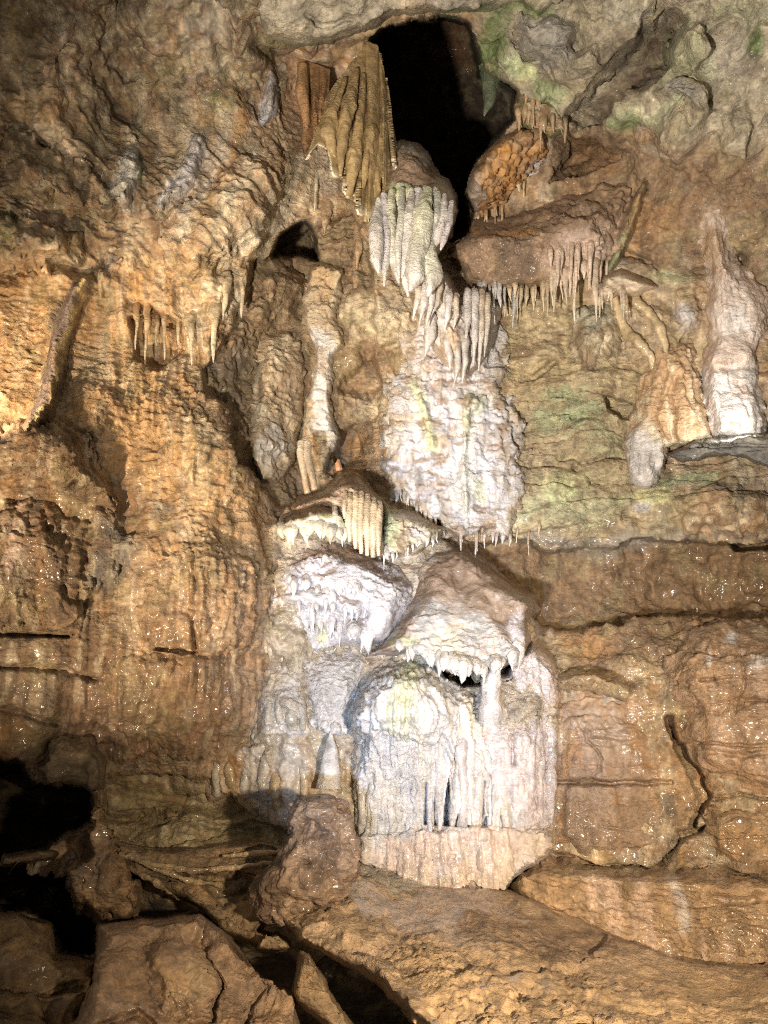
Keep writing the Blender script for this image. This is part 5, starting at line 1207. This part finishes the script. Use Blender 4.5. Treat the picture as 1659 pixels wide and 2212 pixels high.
flutes(ll, [470, 500, 528, 570, 598, 625, 655], 1625, 1760, 10, [(0.46, 0.41, 0.34), (0.40, 0.30, 0.16), (0.48, 0.45, 0.41)])
flutes(d1, [580, 604, 632, 652], 1490, 1580, 9, [(0.52, 0.48, 0.41)])

# ------------------------------------------------------------------ left wall features


def wall_drip(u, v, ln, r, col, label, cat='stalactite', group=None, seed=0, tipc=CREAM, out=0.05):
    y0 = float(wy(u, v))
    y1 = min(y0, float(wy(u, v + ln * .5))) - out
    sl = random.uniform(-6, 3)
    return tube('stalactite', [(u + 1, v - 38, y0 + 0.08), (u + random.uniform(-3, 3), v - 12, y0 - 0.01), (u, v + ln * .15, y1), (u + sl * .4, v + ln * .5, y1), (u + sl, v + ln * .8, y1), (u + sl, v + ln, y1)],
                [r * 1.8, r * 1.3, r * 0.85, r * random.uniform(.4, .7), r * .35, 1.0], col, tip=tipc, rough=0.5, ripple=0.05, seed=seed, label=label, cat=cat, group=group, flat=0.8)


for k, (u, v, ln, r) in enumerate([(296, 684, 70, 6), (317, 678, 112, 7), (340, 686, 60, 5), (354, 680, 96, 8), (384, 694, 50, 6)]):
    wall_drip(u, v, ln, r, (0.40, 0.25, 0.12), 'short orange stalactite in the row under the dark crack of the left wall', group='orange stalactites of the left wall', seed=k)
for k, (u, v, ln, r, lab) in enumerate([(487, 632, 60, 8, 'pale ribbed stalactite on the overhanging left wall, inner of two'), (524, 610, 76, 9, 'pale ribbed stalactite on the very edge of the overhanging left wall'),
                                        (462, 690, 92, 11, 'long cream stalactite at the lower lip of the left wall overhang'), (412, 705, 84, 10, 'tan stalactite between the orange row and the wall edge')]):
    wall_drip(u, v, ln, r, (0.46, 0.36, 0.22), lab, seed=30 + k)

# ------------------------------------------------------------------ right lower blocks
RB = dict(mat=M_ROCK)
sheet('rock_boss', [(1200, 1460), (1230, 1440), (1290, 1435), (1340, 1460), (1370, 1500), (1350, 1512), (1300, 1498), (1240, 1494), (1205, 1490)], [(1280, 1465, 5.3)], warp=10, rf=1.6, R=(26, 10), depth=0.4, wet=0.5, tex=[('fbm', 0.03, 5), ('scallop', 0.012, 14), ('facet', 0.04, 5), ('pits', 0.03, 12)],
      cols=[(0.33, 0.23, 0.13), ('noise', OLIVE, 5, 0, 0.4, 0.5)], label='low domed boss of brown rock capping the block right of the cascade', cat='rock')
sheet('rock_block', [(1205, 1510), (1260, 1518), (1340, 1525), (1400, 1540), (1440, 1570), (1450, 1640), (1490, 1700), (1500, 1750), (1460, 1800), (1440, 1850), (1390, 1870), (1320, 1850), (1240, 1840), (1190, 1830), (1180, 1700), (1190, 1580)], on_wall(0.08, (1300, 1600), (1300, 1780), (1400, 1700), (1240, 1620)), rf=2.4, lip=0.2, warp=16, R=(34, 40), depth=0.4, wet=0.75, mat=M_CALC,
      layers=CRACKS + [('line', [(1180, 1688), (1260, 1690), (1360, 1692), (1460, 1690)], 5, 0.08, 4), ('blob', 1250, 1690, 80, 10, 0.03), ('line', [(1290, 1590), (1360, 1600)], 5, 0.03, 8)],
      tex=[('fbm', 0.05, 2.6), ('flute', 0.012, 8), ('strata', 0.022, 6), ('facet', 0.035, 3.5), ('scallop', 0.008, 14)],
      cols=[(0.29, 0.21, 0.15), ('edge', TAN, 22, 0.7), ('streak', (0.42, 0.32, 0.26), 7, -0.05, 0.4, 0.6), ('streak', OCHRE, 9, 0.15, 0.4, 0.5), ('noise', (0.36, 0.28, 0.215), 5, 0.1, 0.5, 0.5), ('blob', OCHRE, 1450, 1700, 40, 80, 0.5)],
      label='wet pinkish brown rock block right of the white dome, crossed by one level crack', cat='rock block')
sheet('rock_buttress', [(1440, 1400), (1500, 1350), (1560, 1330), (1659, 1350), (1850, 1340), (1850, 1730), (1659, 1725), (1560, 1720), (1510, 1690), (1480, 1640), (1450, 1560), (1425, 1500)], [(1540, 1430, 5.15), (1640, 1600, 5.0), (1500, 1600, 5.25), (1850, 1500, 4.7)], rf=1.0, lip=0.05, warp=14, R=(100, 50), depth=0.5, wet=0.45,
      layers=CRACKS + [('line', [(1545, 1725), (1600, 1715), (1659, 1725)], 6, 0.08, 4), ('line', [(1460, 1530), (1520, 1540), (1640, 1510)], 7, 0.03, 12), ('line', [(1520, 1620), (1600, 1630), (1700, 1620)], 7, 0.03, 12), ('step', [(1515, 1465), (1545, 1462), (1545, 1470), (1515, 1472)], 0.08, 3, 2), ('line', [(1590, 1510), (1659, 1515)], 4, 0.06, 3)],
      tex=[('fbm', 0.045, 3), ('strata', 0.022, 5), ('facet', 0.07, 2.6), ('scallop', 0.007, 14)],
      cols=[(0.33, 0.225, 0.145), ('noise', (0.42, 0.28, 0.17), 4, 0, 0.4, 0.6), ('streak', PINK, 7, 0.15, 0.45, 0.4), ('blob', WHITE, 1580, 1378, 16, 12, 0.95), ('blob', WHITE, 1640, 1430, 28, 30, 0.55), ('blob', WHITE, 1532, 1420, 8, 20, 0.7), ('blob', CREAM, 1640, 1370, 20, 20, 0.5)],
      label='tall smooth brown buttress with white flecks on the right, beyond the deep crack', cat='rock buttress')
sheet('rock_block', [(1530, 1740), (1600, 1735), (1850, 1740), (1850, 1870), (1640, 1870), (1580, 1880), (1540, 1850), (1520, 1790)], [(1600, 1800, 5.05)], rf=1.6, lip=0.4, warp=16, R=(24, 26), depth=0.5, tex=[('fbm', 0.05, 3), ('facet', 0.07, 3.5), ('strata', 0.03, 7), ('scallop', 0.008, 14)],
      cols=[(0.34, 0.24, 0.15), ('noise', GOLD, 4, 0, 0.4, 0.6)], label='squat golden brown block under the buttress at the right edge', cat='rock block')
lb = sheet('rock_block', [(1090, 1905), (1130, 1870), (1180, 1845), (1260, 1850), (1330, 1870), (1400, 1862), (1480, 1870), (1560, 1880), (1640, 1890), (1850, 1900), (1850, 2080), (1659, 2130), (1560, 2110), (1400, 2090), (1250, 2050), (1150, 1990), (1090, 1945)], [(1150, 1900, 5.05), (1300, 1940, 4.95), (1500, 1960, 4.8), (1700, 2000, 4.65)], rf=1.5, lip=0.3, warp=16, R=(30, 20), depth=0.5, wet=0.4,
           layers=[('blob', 1110, 1915, 26, 24, -0.08), ('step', [(1180, 1850), (1300, 1870), (1400, 1862), (1500, 1880), (1300, 1895), (1180, 1885)], 0.05, 7, 8), ('line', [(1540, 1940), (1600, 1950), (1659, 1940)], 9, 0.05, 8)],
           tex=[('fbm', 0.04, 3), ('facet', 0.05, 3.0), ('strata', 0.02, 7), ('scallop', 0.008, 14)],
           cols=[(0.36, 0.25, 0.15), ('streak', PINK, 6, 0, 0.4, 0.6), ('blob', (0.28, 0.24, 0.16), 1300, 1880, 120, 18, 0.6), ('line', WHITE, [(1450, 1900), (1470, 1950), (1478, 2010)], 12, 0.6), ('blob', OLIVE, 1110, 1920, 40, 30, 0.4)],
           label='long low pink brown block lying between the mud bank and the wall on the right', cat='rock block')

# ------------------------------------------------------------------ mud bank, boulder, foreground rocks
BANK = [(560, 1900), (590, 1880), (700, 1900), (768, 1830), (810, 1842), (860, 1868), (905, 1900), (960, 1912), (1085, 1918), (1200, 1960), (1350, 2030), (1480, 2070), (1600, 2080), (1900, 2070), (2050, 2300), (1600, 2600), (1150, 2560), (960, 2300), (905, 2220), (850, 2160), (800, 2110), (740, 2080), (690, 2050), (650, 2030), (610, 1990), (570, 1950)]
bank = sheet('mud_bank', BANK, [(770, 1838, 5.15), (900, 1900, 5.0), (1090, 1925, 4.9), (1350, 2030, 4.6), (1600, 2080, 4.5), (1900, 2080, 4.4), (580, 1930, 4.35), (650, 2020, 4.0), (760, 2085, 3.75), (900, 2212, 3.3), (1200, 2212, 3.35), (1500, 2212, 3.45), (1659, 2212, 3.5), (1000, 2060, 4.0), (1250, 2100, 4.0), (1100, 2560, 2.7), (1600, 2560, 2.8), (760, 1960, 4.35), (870, 2000, 4.25), (2000, 2300, 3.4)],
             attach=False, R=(14, 26), depth=0.35, step=2.6, mat=M_MUD, wet=0.45, kind='structure',
             layers=[('step', [(850, 2130), (870, 2060), (1000, 2050), (1100, 2110), (1300, 2150), (1500, 2300), (1000, 2400), (880, 2200)], -0.03, 14, 18), ('line', [(640, 2035), (740, 2070), (830, 2110), (900, 2180)], 14, -0.05, 8),
                     ('line', [(660, 2060), (760, 2090), (850, 2150), (930, 2230)], 9, 0.1, 6), ('dome', [(640, 1980), (760, 1940), (860, 1990), (850, 2060), (740, 2060), (650, 2020)], -0.12, 50, 10)],
             tex=[('fbm', 0.05, 2.2), ('fbm', 0.010, 9), ('scallop', 0.006, 18), ('facet', 0.02, 5), ('pits', 0.012, 14, [(860, 2030), (1100, 2060), (1659, 2150), (1659, 2300), (1000, 2300), (880, 2150)])],
             cols=[(0.37, 0.27, 0.18), ('noise', (0.40, 0.28, 0.16), 3, 0.0, 0.4, 0.6), ('poly', (0.36, 0.33, 0.26), [(768, 1830), (860, 1860), (930, 1920), (850, 1925), (768, 1880)], 12, 0.8), ('poly', (0.46, 0.32, 0.17), [(840, 2120), (900, 2040), (1100, 2100), (1659, 2120), (1659, 2300), (950, 2300)], 40, 0.6),
                   ('poly', (0.23, 0.155, 0.10), [(960, 1920), (1100, 1930), (1400, 2050), (1200, 2080), (1000, 2010)], 24, 0.7), ('blob', (0.42, 0.30, 0.18), 760, 2000, 100, 50, 0.6), ('noise', DARK, 8, 0.3, 0.5, 0.5)],
             label='wet brown mud bank sloping down to the right')

# boulder: a closed lump
def boulder():
    nu_, nv_ = 220, 160
    th = np.linspace(0, 2 * np.pi, nu_, endpoint=False)[None]
    ph = np.linspace(0.0, 1.0, nv_)[:, None]
    prof = [(1722, 690, 4), (1727, 690, 45), (1736, 692, 62), (1760, 697, 70), (1800, 692, 80), (1840, 685, 88), (1870, 676, 94), (1900, 658, 94), (1930, 640, 82), (1955, 625, 66), (1985, 622, 42), (2000, 622, 5)]
    pv = np.interp(ph, np.linspace(0, 1, len(prof)), [a[0] for a in prof])
    pu = np.interp(ph, np.linspace(0, 1, len(prof)), [a[1] for a in prof])
    pr = np.interp(ph, np.linspace(0, 1, len(prof)), [a[2] for a in prof])
    yc = 4.35
    c = P(pu, pv, yc)
    r = 1.1 * pr * yc / F
    p = np.stack([c[..., 0] + r * np.cos(th), c[..., 1] + 0.9 * r * np.sin(th), c[..., 2] + 0 * th], -1).astype(np.float32)
    nrm = np.stack([np.cos(th) + 0 * ph, np.sin(th) + 0 * ph, np.broadcast_to((0.5 - ph) * 1.2, (nv_, nu_))], -1)
    nrm /= np.linalg.norm(nrm, axis=-1, keepdims=True)
    q = fbm(p, (11, 11, 15), 4, 3)
    h = 0.04 * fbm(p, 3.0, 3, 1) + 0.08 * texture(p, [('facet', 1.0, 6.0)], np.zeros(p.shape[:2]), np.zeros(p.shape[:2])) + 0.022 * q + 0.010 * fbm(p, 30, 3, 4)
    for (fa, fz, fr) in ((0.4, 0.1, 1.0), (2.0, -0.3, 0.9), (3.6, 0.3, 1.0), (4.6, -0.1, 0.95), (5.5, 0.35, 0.9)):
        dd = nrm @ np.array([math.cos(fa), math.sin(fa), fz]) / math.sqrt(1 + fz * fz)
        h = h - 0.08 * np.clip(dd - 0.70, 0, 1)      # broken faces
    fade = np.clip(r * 6, 0, 1)
    p = p + (nrm * (h * fade)[..., None]).astype(np.float32)
    n1 = fbm(p, 6, 4, 7)
    col = np.zeros(p.shape[:2] + (4,), np.float32)
    col[..., :3] = np.array((0.15, 0.102, 0.068)) + (np.array((0.27, 0.19, 0.13)) - np.array((0.15, 0.102, 0.068))) * sstep(-0.3, 0.4, n1)[..., None]
    col[..., 3] = 0.15
    idx = np.arange(nu_ * nv_).reshape(nv_, nu_)
    f = np.stack([idx[:-1], idx[1:], np.roll(idx, -1, 1)[1:], np.roll(idx, -1, 1)[:-1]], -1).reshape(-1, 4)
    return make_mesh('boulder', p.reshape(-1, 3), f, col.reshape(-1, 4), M_BOUL)


tag(boulder(), 'lumpy reddish brown clay boulder standing on the mud bank below the white cascade', 'boulder')

FRK = dict(mat=M_ROCK, wet=0.25, warp=4)
sheet('bedded_rock_shelf', [(230, 1810), (300, 1830), (420, 1830), (560, 1815), (640, 1830), (650, 1900), (600, 1960), (560, 2010), (620, 2040), (560, 2050), (470, 2010), (430, 1965), (330, 1920), (260, 1870)], [(300, 1850, 4.7), (550, 1860, 4.75), (520, 1980, 4.55)], attach=False, R=(16, 14), depth=0.7, step=2.2,
      tex=[('fbm', 0.05, 3), ('strata', 0.05, 9), ('facet', 0.04, 5)], layers=[('line', [(240, 1845), (330, 1868), (420, 1880), (470, 1885)], 5, -0.05, 4), ('line', [(260, 1880), (380, 1920), (480, 1990)], 6, -0.05, 4), ('step', [(420, 1890), (520, 1890), (560, 1920), (480, 1960)], 0.12, 8, 10)],
      cols=[(0.22, 0.155, 0.085), ('noise', GOLD, (3, 3, 12), 0.05, 0.4, 0.5), ('noise', DARK, (4, 4, 14), 0.1, 0.4, 0.6), ('line', CREAM, [(240, 1843), (330, 1866), (420, 1878)], 5, 0.5)], label='thin bedded brown rock shelf reaching from the left pinnacle to the boulder', cat='rock shelf', **FRK)
bs_ = bpy.data.objects['bedded_rock_shelf']
for k, pt in enumerate([[(258, 1846), (330, 1868), (420, 1882), (520, 1872), (600, 1862)], [(262, 1864), (340, 1908), (430, 1962), (500, 1998)], [(300, 1862), (400, 1900), (480, 1912)], [(480, 1850), (560, 1843), (620, 1840)]]):
    tube('ledge_edge', [(a, b_, float(wy(a, b_, SURF['bedded_rock_shelf'])) - 0.015) for a, b_ in pt], [4, 6, 5, 6, 3][:len(pt)], (0.34, 0.25, 0.14), mat=M_ROCK, parent=bs_, rough=0.7, ripple=0.0, seed=k, wet=0.3)
sheet('rock_pinnacle', [(205, 1700), (218, 1712), (222, 1760), (240, 1800), (262, 1850), (300, 1900), (310, 1960), (280, 1995), (230, 1990), (165, 1960), (145, 1920), (150, 1880), (180, 1850), (192, 1790), (198, 1730)], [(215, 1760, 4.7), (230, 1930, 4.45)], attach=False, R=(12, 22), depth=0.6, tex=[('fbm', 0.10, 5), ('facet', 0.06, 6), ('tier', 0.05, 4, None, 9.0), ('pits', 0.03, 10), ('scallop', 0.012, 16)],
      cols=[(0.24, 0.155, 0.085), ('noise', GOLD, 6, 0.0, 0.4, 0.5), ('noise', DARK, 7, 0.2, 0.5, 0.6)], label='knobbly brown rock pinnacle with a narrow neck between the black hollows', cat='rock pinnacle', **dict(FRK, warp=16))
sheet('hanging_rock', [(120, 1600), (200, 1590), (230, 1640), (225, 1700), (205, 1720), (175, 1700), (110, 1690), (80, 1660)], [(160, 1650, 4.9)], rf=1.6, R=(26, 14), depth=0.6, tex=[('fbm', 0.06, 5), ('tier', 0.05, 4.0, None, 9.0), ('facet', 0.05, 4)], cols=[(0.2, 0.15, 0.09), ('noise', DARK, 5, 0, 0.4, 0.6)], label='hanging lump of rough rock directly above the knobbly pinnacle', cat='rock', **FRK)
sheet('foreground_rock', [(215, 2000), (300, 1985), (360, 1980), (430, 1970), (480, 2010), (540, 2080), (560, 2110), (640, 2150), (650, 2300), (560, 2420), (80, 2420), (130, 2260), (170, 2190), (200, 2130), (205, 2060)], [(300, 2030, 3.95), (480, 2050, 3.95), (330, 2200, 3.55), (550, 2190, 3.7), (300, 2400, 3.0)], attach=False, R=(34, 40), depth=0.6, step=2.4,
      layers=[('dome', [(320, 2030), (380, 2000), (420, 2060), (440, 2140), (420, 2190), (340, 2180), (300, 2100)], -0.12, 40, 12), ('line', [(440, 1990), (420, 2060), (470, 2130), (460, 2200), (400, 2230)], 9, 0.08, 10), ('line', [(510, 2090), (560, 2150), (520, 2220)], 8, 0.06, 8), ('line', [(130, 2250), (300, 2190), (360, 2240)], 9, 0.08, 12)],
      tex=[('fbm', 0.05, 2.2), ('facet', 0.13, 2.4), ('scallop', 0.008, 15)], cols=[(0.28, 0.19, 0.12), ('noise', (0.34, 0.24, 0.16), 4, -0.1, 0.3, 0.6), ('blob', (0.45, 0.34, 0.2), 400, 2120, 60, 50, 0.6), ('noise', GOLD, 5, 0.2, 0.5, 0.4)], label='big smooth brown foreground rock at the bottom left', cat='rock', **FRK)
sheet('rock_block', attach=False, poly=[(-300, 1960), (40, 1975), (110, 2000), (130, 2060), (210, 2070), (215, 2150), (170, 2210), (140, 2420), (-300, 2420)], cps=[(0, 2050, 4.1), (100, 2150, 3.95), (-200, 2300, 3.4)], R=(40, 30), depth=0.6, layers=[('line', [(-100, 2150), (40, 2160), (180, 2140)], 10, 0.1, 14), ('line', [(-50, 2200), (100, 2205)], 8, 0.08, 10)],
      tex=[('fbm', 0.05, 2.2), ('facet', 0.14, 2.8), ('strata', 0.03, 5), ('scallop', 0.008, 15)], cols=[(0.22, 0.15, 0.08), ('noise', GOLD, 4, 0.05, 0.4, 0.5), ('noise', DARK, 5, 0.2, 0.5, 0.5)], label='dim tan rock blocks heaped in the bottom left corner', cat='rock block', **FRK)
sheet('rock_shard', [(648, 2060), (665, 2065), (700, 2120), (730, 2180), (790, 2240), (740, 2250), (690, 2200), (640, 2165), (632, 2140), (640, 2110)], [(680, 2140, 3.75)], attach=False, R=(14, 12), depth=0.3, step=2, tex=[('fbm', 0.03, 5), ('strata', 0.025, 10), ('crag', 0.02, 8)], cols=[(0.27, 0.19, 0.11), ('noise', GOLD, 5, 0, 0.4, 0.5)],
      label='pointed triangular shard of rock standing in the black gap', cat='rock shard', **FRK)
sheet('rock_slab', attach=False, poly=[(560, 2035), (600, 2020), (625, 2035), (630, 2050), (590, 2052), (555, 2050)], cps=[(590, 2040, 4.3)], R=(8, 6), depth=0.3, step=2, tex=[('fbm', 0.03, 5), ('strata', 0.02, 16)], cols=[(0.28, 0.2, 0.11)], label='small flat slab of rock bridging the black gap under the boulder', cat='rock slab', **FRK)
sheet('rock_slab', attach=False, poly=[(10, 1850), (60, 1842), (110, 1835), (125, 1842), (115, 1856), (60, 1866), (5, 1868)], cps=[(60, 1852, 4.8)], R=(8, 6), depth=0.4, step=2, tex=[('fbm', 0.03, 5), ('strata', 0.02, 16)], cols=[(0.2, 0.14, 0.08)], label='thin rock slab between the two black hollows on the far left', cat='rock slab', **FRK)

# cave floor far below
fy = np.meshgrid(np.linspace(-6, 6, 90), np.linspace(-2, 9, 90))
fp = np.stack([fy[0], fy[1], np.full_like(fy[0], -1.7)], -1).astype(np.float32)
fp[..., 2] += 0.12 * fbm(fp, 1.1, 4, 3)
ix = np.arange(8100).reshape(90, 90)
fc = np.stack([ix[:-1, :-1], ix[:-1, 1:], ix[1:, 1:], ix[1:, :-1]], -1).reshape(-1, 4)
cc = np.tile(np.array((0.12, 0.085, 0.055, 0.3), np.float32), (8100, 1))
tag(make_mesh('cave_floor', fp.reshape(-1, 3), fc, cc, M_MUD), kind='structure')
